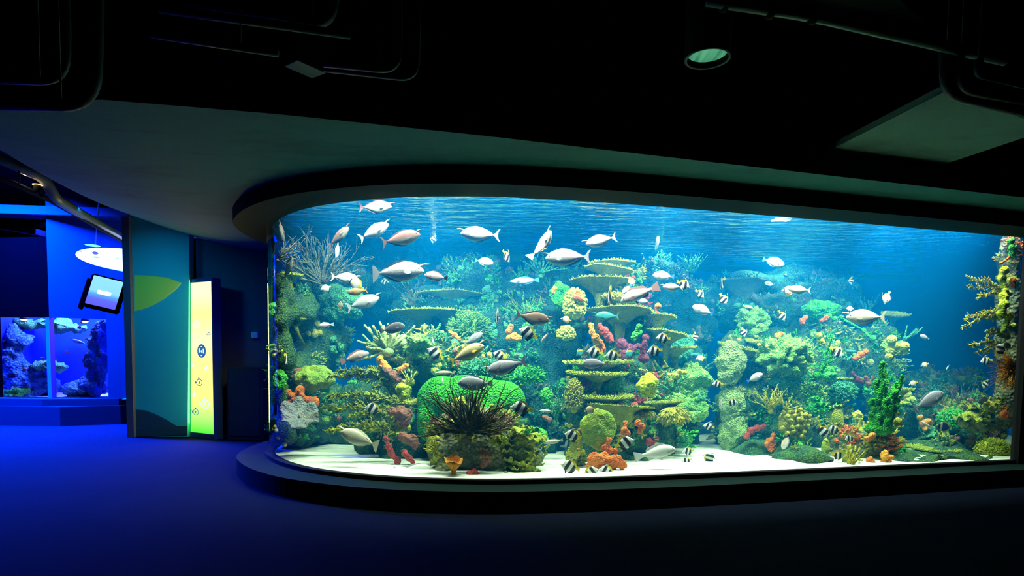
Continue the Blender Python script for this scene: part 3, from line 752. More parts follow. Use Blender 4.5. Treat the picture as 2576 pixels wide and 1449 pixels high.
boulder(1507, 1078, 88, 92, .45, 'large smooth olive lobe low on the central column', 'olive_boulder', seed=8, amp=0.015, depth=0.35, squash=1.15)
boulder(1845, 915, 74, 110, 1.1, 'cream honeycomb coral head on top of the pillar by the blue gap', 'cream_honeycomb', seed=9)
boulder(1845, 1015, 64, 100, 1.15, 'middle cream honeycomb lobe of the pillar by the blue gap', 'cream_honeycomb', seed=10)
boulder(1850, 1090, 74, 100, 1.15, 'lowest cream honeycomb lobe of the pillar by the blue gap', 'cream_honeycomb', seed=11)
boulder(1990, 895, 130, 90, .95, 'bright green swirled boulder coral in the middle of the big reef', 'pale_green', seed=12, amp=0.1, fr=5)
boulder(2078, 776, 96, 46, 1.7, 'bright green dome coral high on the big reef', 'bright_green', seed=13)
boulder(1905, 805, 76, 66, 1.7, 'lime grainy dome coral left at the top of the big reef', 'pale_green', seed=14, amp=0.08)
boulder(2092, 940, 34, 36, 1.0, 'small round green coral beside the long green rope sponge', 'bright_green', seed=15)
boulder(2000, 950, 90, 60, 1.1, 'dim green boulder coral under the swirled one', 'teal_growth', seed=16, amp=0.08)
boulder(1715, 880, 60, 70, 1.9, 'hazy green boulder behind the thin table corals', 'teal_growth', seed=17, amp=0.06)
boulder(2160, 1045, 24, 28, .8, 'round cream polyp head left of the green fingers', 'cream_ball', seed=18)
boulder(2230, 1000, 60, 40, 1.3, 'lime ridge coral behind the tall green fingers', 'bright_green', seed=19, amp=0.06)
boulder(1470, 965, 34, 34, .95, 'round plum-coloured sponge at the left of the dark hollow', 'purple_sponge', seed=20, cat='sponge', name='round_sponge')
boulder(1545, 965, 50, 44, 1.05, 'dim green coral lump inside the dark hollow', 'teal_growth', seed=21)
boulder(850, 760, 120, 90, 1.3, 'hazy green mound under the yellow and tan fish pair', 'teal_growth', seed=22, amp=0.05)
boulder(2268, 1130, 22, 60, .45, 'smooth green lobe on the right side of the olive front rock', 'bright_green', seed=23, depth=0.9)
boulder(1014, 985, 36, 44, .75, 'yellow lump coral with a pale cap, left of the honeycomb mound', 'yellow_sponge', seed=24)
boulder(1375, 1000, 26, 60, .8, 'green twisted lobe right of the honeycomb mound', 'bright_green', seed=25)
bush(2512, 1134, 84, 56, .3, 'yellow bushy dome coral in the bottom right corner', 'yellow_sponge', seed=1, n=420, nl=0.04, nr=0.008)
bush(2410, 1060, 80, 60, .75, 'lime ruffled bush coral in the right corner reef', 'bright_green', seed=2, n=300, nl=0.035, nr=0.014)
bush(1180, 825, 90, 60, 1.5, 'pale staghorn thicket above the orange sponge', 'pale_green', seed=3, n=240, nl=0.09, nr=0.009)
bush(1320, 950, 110, 40, 1.05, 'green staghorn shelf right of the blue-grey fish', 'bright_green', seed=4, n=320, nl=0.06, nr=0.009, core='teal_growth')
bush(1210, 935, 120, 50, 1.05, 'teal staghorn shelf under the yellow unicornfish', 'teal_growth', seed=5, n=320, nl=0.06, nr=0.009)
bush(1445, 1000, 40, 100, .85, 'olive shaggy growth along the left edge of the central column', 'yellow_branch', seed=6, n=300, nl=0.035, nr=0.008)
bush(1450, 1160, 50, 80, .6, 'mustard crusty growth at the foot of the central column', 'lettuce_leaf', seed=7, n=200, nl=0.03, nr=0.014)
bush(1700, 1045, 80, 50, .75, 'yellow hanging fringe coral under the small shelf coral', 'yellow_branch', seed=8, n=260, nl=0.06, nr=0.007, up=-2.4)
bush(1620, 1040, 60, 24, .65, 'short yellow fringe coral under the long shelf coral', 'yellow_branch', seed=9, n=130, nl=0.045, nr=0.007, up=-2.4)
bush(1448, 765, 60, 90, 1.05, 'yellow clumpy coral hanging left of the column, above the orange sponges', 'cream_ball', seed=10, n=160, nl=0.03, nr=0.02)
bush(1425, 840, 46, 40, .95, 'small yellow clumpy coral beside the orange finger sponge', 'cream_ball', seed=11, n=90, nl=0.025, nr=0.018)
bush(2040, 985, 80, 50, 1.0, 'cream and green tuft coral in the centre of the big reef', 'pale_green', seed=12, n=200, nl=0.035, nr=0.01)
bush(2130, 990, 70, 60, 1.05, 'teal leafy tuft coral left of the tall green fingers', 'teal_growth', seed=13, n=200, nl=0.04, nr=0.012)
bush(1545, 745, 60, 20, 1.0, 'yellow tuft coral behind the upright bannerfish', 'yellow_branch', seed=14, n=90, nl=0.025, nr=0.01)

# ---- sponges
sponge([(722, 990, 11), (735, 1003, 13), (752, 983, 13), (757, 1003, 12), (772, 1010, 15), (728, 1015, 12), (788, 1012, 13)], .45, 'knotted orange-pink sponge under the olive brain coral', 'orange_sponge', holes=4, seed=1)
sponge([(953, 905, 10), (962, 918, 13), (972, 928, 12)], .85, 'amber sponge at the left of the cream reef ledge', 'amber_sponge', seed=2, holes=2)
sponge([(975, 935, 12), (990, 945, 13), (1003, 955, 10), (1012, 965, 6)], .85, 'brown finger sponge hanging below the amber sponge', 'brown_sponge', seed=3)
sponge([(1006, 930, 8), (1018, 922, 9), (1004, 936, 6)], .85, 'small bent amber sponge on the cream reef ledge', 'amber_sponge', seed=4)
sponge([(1130, 838, 8), (1142, 845, 10), (1152, 853, 8)], 1.2, 'amber sponge left of the staghorn thicket', 'amber_sponge', seed=5)
sponge([(1285, 822, 8), (1277, 835, 8)], 1.2, 'short amber sponge above the striped fish', 'amber_sponge', seed=6)
sponge([(1280, 850, 8), (1293, 848, 12), (1305, 850, 9)], 1.15, 'rounded amber sponge left of the striped fish', 'amber_sponge', seed=7, holes=1)
sponge([(1145, 884, 9), (1152, 900, 9), (1150, 918, 7)], .95, 'brown sponge spike behind the yellow unicornfish tail', 'brown_sponge', seed=8)
sponge([(1488, 820, 8), (1490, 835, 9), (1498, 850, 11), (1508, 860, 9)], .8, 'amber finger sponge under the clumpy coral', 'amber_sponge', seed=9)
sponge([(1510, 866, 11), (1518, 878, 9)], .8, 'orange sponge lobe below the amber finger sponge', 'orange_sponge', seed=10)
sponge([(1510, 820, 7), (1520, 833, 12), (1533, 848, 12), (1540, 857, 7)], .95, 'dull red sponge right of the amber finger sponge', 'red_sponge', seed=11)
sponge([(1565, 865, 14), (1585, 880, 16), (1605, 870, 8), (1575, 895, 16)], 1.05, 'purple sponge patch above the grey surgeonfish', 'purple_sponge', seed=12)
sponge([(1625, 850, 10), (1620, 875, 11), (1622, 900, 14)], .9, 'tall purple sponge right of the patch, behind bannerfish', 'purple_sponge', seed=13)
sponge([(1608, 822, 8), (1600, 840, 9), (1596, 852, 8), (1612, 835, 7)], .8, 'bright green sponge lobe under the broad table coral', 'bright_green', seed=14)
sponge([(1575, 1065, 7), (1572, 1082, 9), (1568, 1098, 9), (1582, 1090, 7)], .5, 'upright orange-red sponge flame low on the column', 'orange_sponge', seed=15)
sponge([(1605, 1065, 9), (1617, 1072, 9), (1610, 1084, 7)], .5, 'orange-red sponge right of the sponge flame', 'orange_sponge', seed=16)
sponge([(1533, 1108, 8), (1525, 1125, 12), (1535, 1135, 9)], .42, 'pointed orange sponge above the big orange one', 'orange_sponge', seed=17)
sponge([(1495, 1155, 18), (1520, 1155, 17), (1550, 1158, 16), (1565, 1168, 14), (1485, 1175, 12), (1540, 1175, 14), (1548, 1135, 8)], .36, 'big spreading orange sponge at the foot of the central column', 'orange_sponge', seed=18, depth=0.45, holes=3)
sponge([(985, 1035, 12), (1005, 1040, 20), (1022, 1045, 18), (1015, 1062, 16), (1000, 1060, 8)], .62, 'brown-pink sponge sheet left of the honeycomb mound', 'brown_sponge', seed=19, depth=0.4)
sponge([(1012, 1100, 14), (1035, 1108, 16), (1045, 1120, 12)], .55, 'brown sponge patch below the brown-pink sheet', 'brown_sponge', seed=20, depth=0.4)
sponge([(970, 1105, 8), (977, 1125, 10), (985, 1145, 10), (1000, 1160, 10)], .55, 'long dark red sponge at the foot of the left reef', 'red_sponge', seed=21, depth=0.5)
sponge([(1015, 1138, 9), (1028, 1152, 10), (1038, 1162, 8)], .5, 'short dark red sponge near the resting white fish', 'red_sponge', seed=22, depth=0.5)
sponge([(1880, 1098, 8), (1893, 1085, 10), (1908, 1078, 9), (1922, 1072, 7)], .85, 'dull purple bar sponge low on the big reef', 'red_sponge', seed=23)
sponge([(1948, 1098, 8), (1940, 1112, 11), (1932, 1120, 8), (1950, 1122, 9), (1942, 1130, 9)], .8, 'orange forked sponge low on the big reef', 'orange_sponge', seed=24)
sponge([(2018, 805, 6), (2028, 797, 7), (2022, 812, 6)], 1.5, 'orange sponge near the top of the big reef', 'orange_sponge', seed=25)
sponge([(2070, 805, 6), (2080, 800, 7)], 1.5, 'orange bean sponge below the green dome coral', 'orange_sponge', seed=26)
sponge([(2155, 903, 7), (2168, 893, 9), (2180, 885, 9)], 1.1, 'orange-pink sponge in the shade right of the big reef centre', 'orange_sponge', seed=27)
sponge([(1958, 846, 9), (1965, 840, 7)], 1.1, 'yellow-orange sponge head over the knobbly table corals', 'amber_sponge', seed=28)
sponge([(2148, 940, 6), (2160, 955, 8), (2172, 962, 6)], 1.1, 'purple sponge beside the cream puff, big reef', 'purple_sponge', seed=29)
sponge([(2180, 950, 6), (2188, 964, 8), (2196, 950, 5)], 1.05, 'dusty orange sponge left of the tall green finger', 'brown_sponge', seed=30)
sponge([(2228, 1145, 11), (2234, 1160, 13), (2226, 1168, 10), (2242, 1152, 9)], .2, 'ruffled yellow sponge on the olive front rock', 'amber_sponge', seed=31, amp=0.02, holes=2)
sponge([(2190, 1158, 9), (2198, 1168, 9)], .22, 'orange-brown sponge left of the ruffled yellow one', 'orange_sponge', seed=32)
sponge([(2198, 1095, 9), (2185, 1105, 8)], .3, 'yellow-orange crust at the base of the green fingers', 'amber_sponge', seed=33)
sponge([(2520, 663, 4), (2530, 655, 4), (2541, 646, 4)], .16, 'thin orange finger sponge sticking out from the right pillar', 'orange_sponge', seed=34)
sponge([(2552, 620, 9), (2554, 640, 9), (2550, 605, 8)], .12, 'green sponge at the top of the right pillar', 'bright_green', seed=35)
sponge([(2530, 680, 11), (2528, 700, 11), (2535, 720, 9)], .14, 'lime sponge high on the right pillar', 'yellow_sponge', seed=36)
sponge([(2530, 745, 12), (2528, 765, 13), (2526, 790, 12), (2535, 730, 8)], .12, 'long lime sponge in the middle of the right pillar', 'yellow_sponge', seed=37)
sponge([(2545, 795, 8), (2532, 818, 8), (2530, 833, 7)], .12, 'lime hooked sponge below the long one, right pillar', 'yellow_sponge', seed=38)
sponge([(2552, 705, 8), (2553, 716, 7)], .12, 'orange patch sponge on the right pillar', 'orange_sponge', seed=39)
sponge([(2325, 1065, 10), (2340, 1062, 10), (2330, 1078, 8), (2318, 1050, 7)], .85, 'peach and cream sponge left of the yellow-tailed angelfish', 'amber_sponge', seed=40)
sponge([(2400, 1108, 12), (2412, 1105, 8)], .7, 'tan round sponge above the low table coral', 'brown_sponge', seed=41)
sponge([(2445, 1112, 9), (2452, 1100, 8)], .6, 'ochre sponge left of the corner bush coral', 'amber_sponge', seed=42)
sponge([(2530, 1045, 12), (2535, 1030, 8)], .25, 'orange shelf sponge at the right jamb', 'orange_sponge', seed=43)
sponge([(1180, 1193, 9), (1192, 1190, 11), (1200, 1196, 9)], .24, 'red sponge at the foot of the front rock', 'red_sponge', seed=44)
sponge([(1395, 725, 7), (1391, 735, 6)], 1.2, 'orange knob sponge on the green tongue-shaped lobe', 'amber_sponge', seed=45)
sponge([(1455, 735, 6), (1450, 748, 8), (1464, 752, 7)], 1.0, 'pink-orange sponge at the column left shoulder', 'orange_sponge', seed=46)
sponge([(1216, 1140, 12), (1225, 1155, 14), (1215, 1170, 10)], .3, 'pinkish pitted crust on the front rock', 'brown_sponge', seed=47, depth=0.4, holes=3)
sponge([(1372, 1050, 8), (1383, 1056, 7)], .8, 'peach sponge knob by the big striped fish', 'brown_sponge', seed=48)
sponge([(1480, 1050, 6), (1486, 1040, 6)], .55, 'small rust sponge on the shelf coral edge', 'red_sponge', seed=49)
sponge([(2465, 1075, 10), (2480, 1080, 10), (2492, 1078, 8)], .65, 'dark maroon sponge under the ochre branching coral', 'red_sponge', seed=50)

# ---- cups, ruffles, leaves
def dish(px, py, w, off, label, m, tilt, flute=0.12, nf=5, deep=0.35, seed=1, name='cup_coral', roll=0, cat='coral'):
    c = intank(px, py, off); A = px2m(c, w) / 2; bm = bmesh.new(); N, K = 72, 8; rings = []
    for side in (0, 1):
        for k in (range(K + 1) if side == 0 else range(K, -1, -1)):
            t = k / K; ring = []
            for i in range(N):
                a = 6.28318 * i / N
                rr = A * max(t, 0.06) * (1 + flute * t * math.sin(nf * a + seed) + 0.1 * noise.noise(Vector((math.cos(a) * 2, math.sin(a) * 2, seed))))
                z = A * deep * t ** 1.6 + A * 0.14 * t * t * math.sin((nf + 2) * a + seed * 2) - (0.012 + 0.02 * (1 - t)) * side
                ring.append(bm.verts.new((rr * math.cos(a), rr * math.sin(a), z)))
            rings.append(ring)
    for r0, r1 in zip(rings[:-1], rings[1:]):
        for i in range(N): bm.faces.new((r0[i], r0[(i + 1) % N], r1[(i + 1) % N], r1[i]))
    bm.faces.new(rings[0])
    tube(bm, [(0, 0, -0.02), (0, 0, -A * 0.6)], [A * 0.22, A * 0.3], 12)
    o = obj(name, bm, G[m]); o.location = c; o.rotation_euler = (R(tilt), R(roll), 0)
    tag(o, label, cat); OBJS.append(o); return o
dish(752, 1050, 96, .3, 'grey ruffled cup coral with a pale edge, left end of the tank', 'grey_cup', 38, flute=0.09, nf=6, seed=2, roll=20)
dish(1141, 1176, 52, .2, 'amber heart-shaped cup sponge at the glass', 'amber_sponge', 10, flute=0.14, nf=2, deep=0.9, seed=4, name='cup_sponge', cat='sponge')
dish(2245, 880, 60, 1.0, 'frilled cream plate coral under the cream puffs', 'pale_green', 40, seed=5)
dish(2330, 1085, 40, .9, 'teal leaf cup coral below the angelfish', 'teal_growth', 50, seed=6)
ruffle(1305, 1120, 150, 130, .42, 'mustard lettuce coral right of the front rock', 'lettuce_leaf', layers=16, seed=1)
ruffle(1350, 1090, 110, 50, .7, 'green lettuce coral shelf above the pale wrasse', 'bright_green', layers=9, seed=2)
ruffle(1320, 1180, 120, 50, .36, 'yellow lettuce coral low right of the front rock', 'lettuce_leaf', layers=9, seed=3)
ruffle(1450, 1110, 60, 110, .5, 'yellow leafy coral hanging at the column left foot', 'yellow_branch', layers=11, seed=4)
ruffle(2140, 1155, 60, 60, .25, 'tall ochre frond coral left of the olive front rock', 'yellow_branch', layers=8, seed=5, up=2.2)
ruffle(2262, 1060, 40, 40, .35, 'ochre frond coral right of the green fingers', 'yellow_branch', layers=6, seed=6, up=2.2)
ruffle(2460, 1050, 120, 70, .5, 'mustard leafy coral heap in the right corner reef', 'lettuce_leaf', layers=14, seed=7)
ruffle(2500, 1020, 70, 40, .35, 'ochre leafy coral under the dark damselfish', 'yellow_branch', layers=8, seed=8)
ruffle(2060, 1020, 80, 60, .9, 'green leafy coral below the cream tuft', 'bright_green', layers=9, seed=9)
ruffle(2110, 1050, 70, 120, .75, 'olive draped coral left of the cream polyp head', 'lettuce_leaf', layers=9, seed=10)
ruffle(1730, 1100, 60, 60, .9, 'green leafy tuft at the column right foot', 'bright_green', layers=8, seed=11)
ruffle(2080, 1120, 40, 70, .7, 'lime leafy strip under the white butterflyfish', 'yellow_sponge', layers=8, seed=12)
ruffle(1250, 1105, 60, 40, .3, 'olive leafy growth on the front rock shoulder', 'lettuce_leaf', layers=7, seed=13)
ruffle(2330, 1020, 80, 30, 1.0, 'pale ruffled coral below the grey surgeonfish', 'pale_green', layers=8, seed=14)
cupcluster(2008, 1065, 78, 76, .65, 'colony of yellow cup polyps low on the big reef', 'yellow_branch', n=30, r=0.026, seed=1)
cupcluster(1185, 800, 60, 40, 1.6, 'pale cup polyps above the amber sponge', 'pale_green', n=16, r=0.022, seed=2)
balls(2245, 875, [(-5, -20, 12), (5, -4, 13), (-3, 8, 12), (28, -4, 12), (34, 6, 9), (-8, 22, 9)], .85, 'cluster of cream puff corals at the right side of the big reef', 'cream_ball')
balls(2035, 880, [(-6, -16, 8), (0, -4, 9), (-4, 10, 8), (4, 20, 7)], 1.0, 'string of cream puff corals at the top of the swirled boulder', 'cream_ball', seed=2)
balls(2063, 855, [(-4, -10, 8), (2, 2, 9), (8, 8, 6)], 1.15, 'lime twisted puff coral near the blue shadow, big reef', 'yellow_sponge', seed=3)
balls(1698, 945, [(-12, 12, 6), (0, 0, 8), (10, -10, 7), (22, -8, 7), (-16, -2, 5)], .8, 'cream puff corals left of the grainy boulder', 'cream_ball', seed=4)
balls(1915, 868, [(-4, 0, 5)], .95, 'left white ball on the knobbly table coral', 'cream_ball', name='white_ball', seed=5, cat='ball')
balls(1935, 871, [(-4, 0, 4.5)], .95, 'right white ball on the knobbly table coral', 'cream_ball', name='white_ball', seed=6, cat='ball')
balls(1655, 770, [(0, 0, 8)], .8, 'round yellow puff at the right tip of the broad table coral', 'amber_sponge', name='puff_sponge', seed=7, cat='sponge')
balls(2480, 1085, [(-60, -20, 12), (-40, -28, 13), (-20, -22, 14), (0, -25, 12), (-10, -8, 11), (12, -10, 11), (-30, -8, 10)], .5, 'rounded mustard puff corals above the corner bush coral', 'yellow_branch', seed=8)
balls(2115, 800, [(-30, -4, 8), (-15, 2, 7), (0, -2, 6), (60, 30, 7), (80, 50, 8)], 1.6, 'scattered small green puffs along the top of the big reef', 'bright_green', seed=9)

# ---- branching colonies
def arm(px, py, tips, off, label, m='yellow_branch', r=0.017, seed=1):
    """mossy arms running from the root to each tip, furred with short twigs"""
    rnd = random.Random(seed); c = intank(px, py, off); s = c.y / FPX; bm = bmesh.new()
    for (x, y) in tips:
        t_ = Vector(((x - px) * s, rnd.uniform(-.1, .05), -(y - py) * s)); n = 12; p = []
        for i in range(n + 1):
            u = i / n; w = math.sin(u * 3.14) * .03
            p.append(t_ * u + Vector((0, 0, w * rnd.uniform(.4, 1.2) - .012 * math.sin(u * 9))))
        rad = [r * (1 - .62 * i / n) for i in range(n + 1)]; tube(bm, p, rad, 6)
        d = t_.normalized(); cnt = int(46 * t_.length / .3)
        for _ in range(cnt):
            u = rnd.uniform(.12, 1.0); q = p[min(n, int(u * n))].lerp(p[min(n, int(u * n) + 1)], u * n % 1)
            e = (d * rnd.uniform(.2, .9) + Vector((0, rnd.uniform(-.7, .4), rnd.uniform(-1, 1)))).normalized()
            l_ = rnd.uniform(.02, .055) * (r / .013) * (1.1 - .6 * u)
            branches(bm, q, e, l_, r * .42, 1 if rnd.random() < .4 else 0, rnd, .6, 2, .2, 0, 5, .6)
    lump(bm, Vector((0, 0.02, 0)), (r * 2.4, r * 2, r * 2.2), 2)
    o = obj('branching_coral', bm, G[m]); o.location = c
    tag(o, label, 'coral'); OBJS.append(o); return o
branching(975, 880, 95, .95, (20, 205), 'fan of thick pale fingers in front of the left blue gap', 'finger_skin', n=17, r=0.020, lvl=1, kids=2, spread=0.35, curl=0.10, seed=1, taper=0.8, name='finger_coral', seg=8)
boulder(985, 862, 76, 44, 1.0, 'knobbly base mound of the thick finger fan', 'finger_skin', seed=31, amp=0.08)
branching(810, 715, 150, 1.0, (15, 175), 'big brown-grey sea fan bush high at the left', 'grey_gorgonian', n=22, r=0.010, lvl=2, kids=3, spread=0.45, curl=0.14, seed=2, name='sea_fan', seg=5)
branching(700, 650, 90, .4, (-20, 60), 'grey sea fan spray at the curved left edge', 'grey_gorgonian', n=9, r=0.008, lvl=2, kids=2, spread=0.4, seed=3, name='sea_fan', seg=5)
branching(1040, 770, 75, 1.9, (60, 150), 'faint grey sea whips below the big white unicornfish', 'grey_gorgonian', n=10, r=0.006, lvl=1, kids=3, spread=0.3, seed=4, name='sea_whip', seg=5)
branching(1325, 810, 85, 1.6, (50, 140), 'tall thin sea whips left of the green tongue-shaped lobe', 'pale_green', n=12, r=0.006, lvl=1, kids=3, spread=0.3, curl=0.1, seed=5, name='sea_whip', seg=5)
branching(1182, 1088, 176, .32, (-8, 188), 'dark spiky sea plume on the front rock', 'dark_plume', n=60, r=0.0100, lvl=1, kids=2, spread=0.34, curl=0.24, seed=6, name='sea_plume', seg=5, taper=0.6)
branching(1400, 1060, 110, .9, (70, 115), 'thin teal sea whip left of the central column', 'teal_growth', n=6, r=0.009, lvl=1, kids=4, spread=0.35, seed=7, name='sea_whip', seg=5)
branching(1690, 985, 60, .9, (40, 150), 'green spiky tuft under the cream puffs of the column', 'teal_growth', n=14, r=0.007, lvl=0, seed=8, name='tuft_coral', seg=5)
branching(1940, 1030, 62, .8, (30, 170), 'yellow twiggy branching coral in the middle of the big reef', 'yellow_branch', n=10, r=0.011, lvl=2, kids=3, spread=0.7, seed=9)
branching(1975, 1032, 52, .75, (0, 110), 'yellow antler branch coral right of the twiggy one', 'yellow_branch', n=6, r=0.010, lvl=1, kids=3, spread=0.6, seed=10)
arm(2540, 738, [(2430, 700), (2432, 722), (2470, 748)], .2, 'highest mossy branch coral reaching left from the right pillar', seed=11)
arm(2536, 790, [(2420, 803), (2428, 822), (2450, 795)], .2, 'middle mossy branch coral reaching left from the right pillar', seed=12)
arm(2536, 846, [(2470, 830), (2480, 842)], .2, 'short mossy branch coral below the middle one, right pillar', seed=13)
arm(2536, 870, [(2424, 868), (2448, 884), (2480, 886)], .2, 'lowest mossy branch coral reaching left from the right pillar', seed=14)
branching(2556, 925, 88, .15, (125, 245), 'shaggy golden tentacle coral on the right pillar', 'orange_tentacle', n=100, r=0.007, lvl=1, kids=2, spread=0.3, seed=15, name='tentacle_coral', seg=5, taper=0.3, cat='coral', gravity=0.0)
branching(2418, 1030, 80, 1.0, (60, 130), 'grey-green sea whips standing in the right corner reef', 'grey_gorgonian', n=18, r=0.007, lvl=1, kids=2, spread=0.3, curl=0.08, seed=16, name='sea_whip', seg=5)
branching(2340, 1010, 70, 1.6, (50, 130), 'hazy teal branching coral behind the grey surgeonfish', 'teal_growth', n=12, r=0.016, lvl=1, kids=3, spread=0.5, seed=17)
branching(2480, 1045, 66, .7, (40, 140), 'ochre stubby branching coral under the right gap', 'yellow_branch', n=12, r=0.018, lvl=1, kids=3, spread=0.6, seed=18)
arm(1030, 962, [(860, 930), (900, 955), (830, 945), (940, 975)], 1.0, 'upper of the mossy horizontal branches of the left reef', m='lettuce_leaf', r=0.022, seed=962)
arm(1045, 1015, [(832, 995), (870, 1020), (920, 1000), (960, 1030)], 0.95, 'middle mossy horizontal branches of the left reef', m='lettuce_leaf', r=0.022, seed=1015)
arm(1020, 1045, [(810, 1030), (880, 1045), (930, 1060)], 0.85, 'third tier of mossy horizontal branches of the left reef', m='lettuce_leaf', r=0.022, seed=1045)
arm(1020, 1078, [(830, 1080), (890, 1092), (940, 1075)], 0.7, 'lowest mossy horizontal branches of the left reef', m='lettuce_leaf', r=0.022, seed=1078)
branching(2060, 940, 120, .9, (40, 80), 'long green rope sponge climbing the big reef', 'green_finger', n=3, r=0.018, lvl=1, kids=3, spread=0.4, seed=23, name='rope_sponge', cat='sponge')
branching(2010, 900, 90, 1.2, (60, 120), 'thin lime rope sponge above the swirled boulder', 'green_finger', n=4, r=0.010, lvl=1, kids=3, spread=0.4, seed=24, name='rope_sponge', cat='sponge')
branching(2270, 860, 70, 1.2, (20, 70), 'spiky green agave-like coral above the cream puffs', 'teal_growth', n=6, r=0.016, lvl=0, seed=25, taper=0.3)
branching(2180, 790, 60, 2.2, (50, 130), 'faint feathery coral at the back of the big reef', 'teal_growth', n=16, r=0.007, lvl=1, kids=2, spread=0.3, seed=26, name='feather_coral', seg=5)
branching(2135, 1180, 62, .2, (60, 110), 'ochre finger fronds at the glass left of the front rock', 'yellow_branch', n=10, r=0.010, lvl=0, seed=27, taper=0.8)
branching(1030, 970, 40, .8, (50, 120), 'pale candle polyps left of the honeycomb mound', 'cream_ball', n=9, r=0.006, lvl=0, seed=28, taper=0.9)
branching(1100, 1140, 50, .25, (95, 170), 'cream crusty ridge on the left of the front rock', 'cream_ball', n=10, r=0.012, lvl=1, kids=2, seed=29)
branching(1755, 1000, 46, 1.0, (-40, 60), 'teal twigs on the boulder facing the blue gap', 'teal_growth', n=7, r=0.008, lvl=1, kids=2, seed=30)
branching(1740, 690, 70, 2.5, (40, 140), 'faint feathery coral behind the pale unicornfish group', 'teal_growth', n=22, r=0.008, lvl=1, kids=2, spread=0.3, seed=31, name='feather_coral', seg=5)
branching(1360, 690, 80, 1.9, (20, 160), 'arched thin coral rim above the tongue-shaped lobe', 'teal_growth', n=8, r=0.010, lvl=1, kids=3, seed=32)

# tall knobbly green fingers: each finger built along its own line
def fingers():
    c = intank(2215, 1080, .35); s = c.y / FPX; rnd = random.Random(9)
    spec = [(2208, 912, 2215, 1075, 7.5), (2226, 918, 2228, 1070, 7), (2198, 955, 2204, 1078, 8), (2254, 942, 2232, 1078, 6), (2262, 996, 2234, 1085, 6.5), (2244, 965, 2224, 1080, 8), (2186, 1005, 2200, 1085, 8), (2218, 1000, 2214, 1084, 9), (2234, 985, 2220, 1085, 9)]
    bm = bmesh.new()
    for (x0, y0, x1, y1, r) in spec:
        a = Vector(((x1 - 2215) * s, rnd.uniform(-0.03, 0.05), -(y1 - 1080) * s)); b = Vector(((x0 - 2215) * s, rnd.uniform(-0.08, 0.06), -(y0 - 1080) * s))
        n = 16; pts = [a.lerp(b, i / n) + Vector((0.01 * math.sin(i * 1.1 + r), 0.01 * math.cos(i * 0.9), 0)) for i in range(n + 1)]
        rad = [r * s * (1 + 0.18 * math.sin(i * 2.3 + x0)) * (1 - 0.25 * i / n) for i in range(n + 1)]
        tube(bm, pts, rad, 12); lump(bm, pts[-1], [rad[-1]] * 3, 2)
    lump(bm, Vector((0, 0.02, 0.0)), (38 * s, 0.09, 16 * s), 3)
    b = remeshed(bm, 0.009, lambda co: 0.009 * (0.5 - noise.voronoi(co * 34)[0][0]) * 1.6)
    o = obj('finger_coral', b, G['green_finger']); o.location = c
    tag(o, 'tall vivid green finger coral standing on the olive front rock', 'coral'); OBJS.append(o)
fingers()

# ---- nothing reaches through the pane or the end wall
def keep_inside():
    bpy.context.view_layer.update()
    for root in OBJS:
        for o in [root] + list(root.children):
            if o.type != 'MESH': continue
            mw = o.matrix_world; inv = mw.inverted(); hit = False
            for v in o.data.vertices:
                p = mw @ v.co; q = p.copy()
                if q.x < -2.37: q.x = -2.37 + 0.05 * (q.x + 2.37)
                if q.x > 5.55: q.x = 5.55
                y = glass_y(q.x) + 0.035
                if q.y < y: q.y = y + 0.05 * (q.y - y) + .01
                if q.z > 2.55: q.z = 2.55
                if (q - p).length > 1e-6: v.co = inv @ q; hit = True
            if hit: o.data.update()
keep_inside()
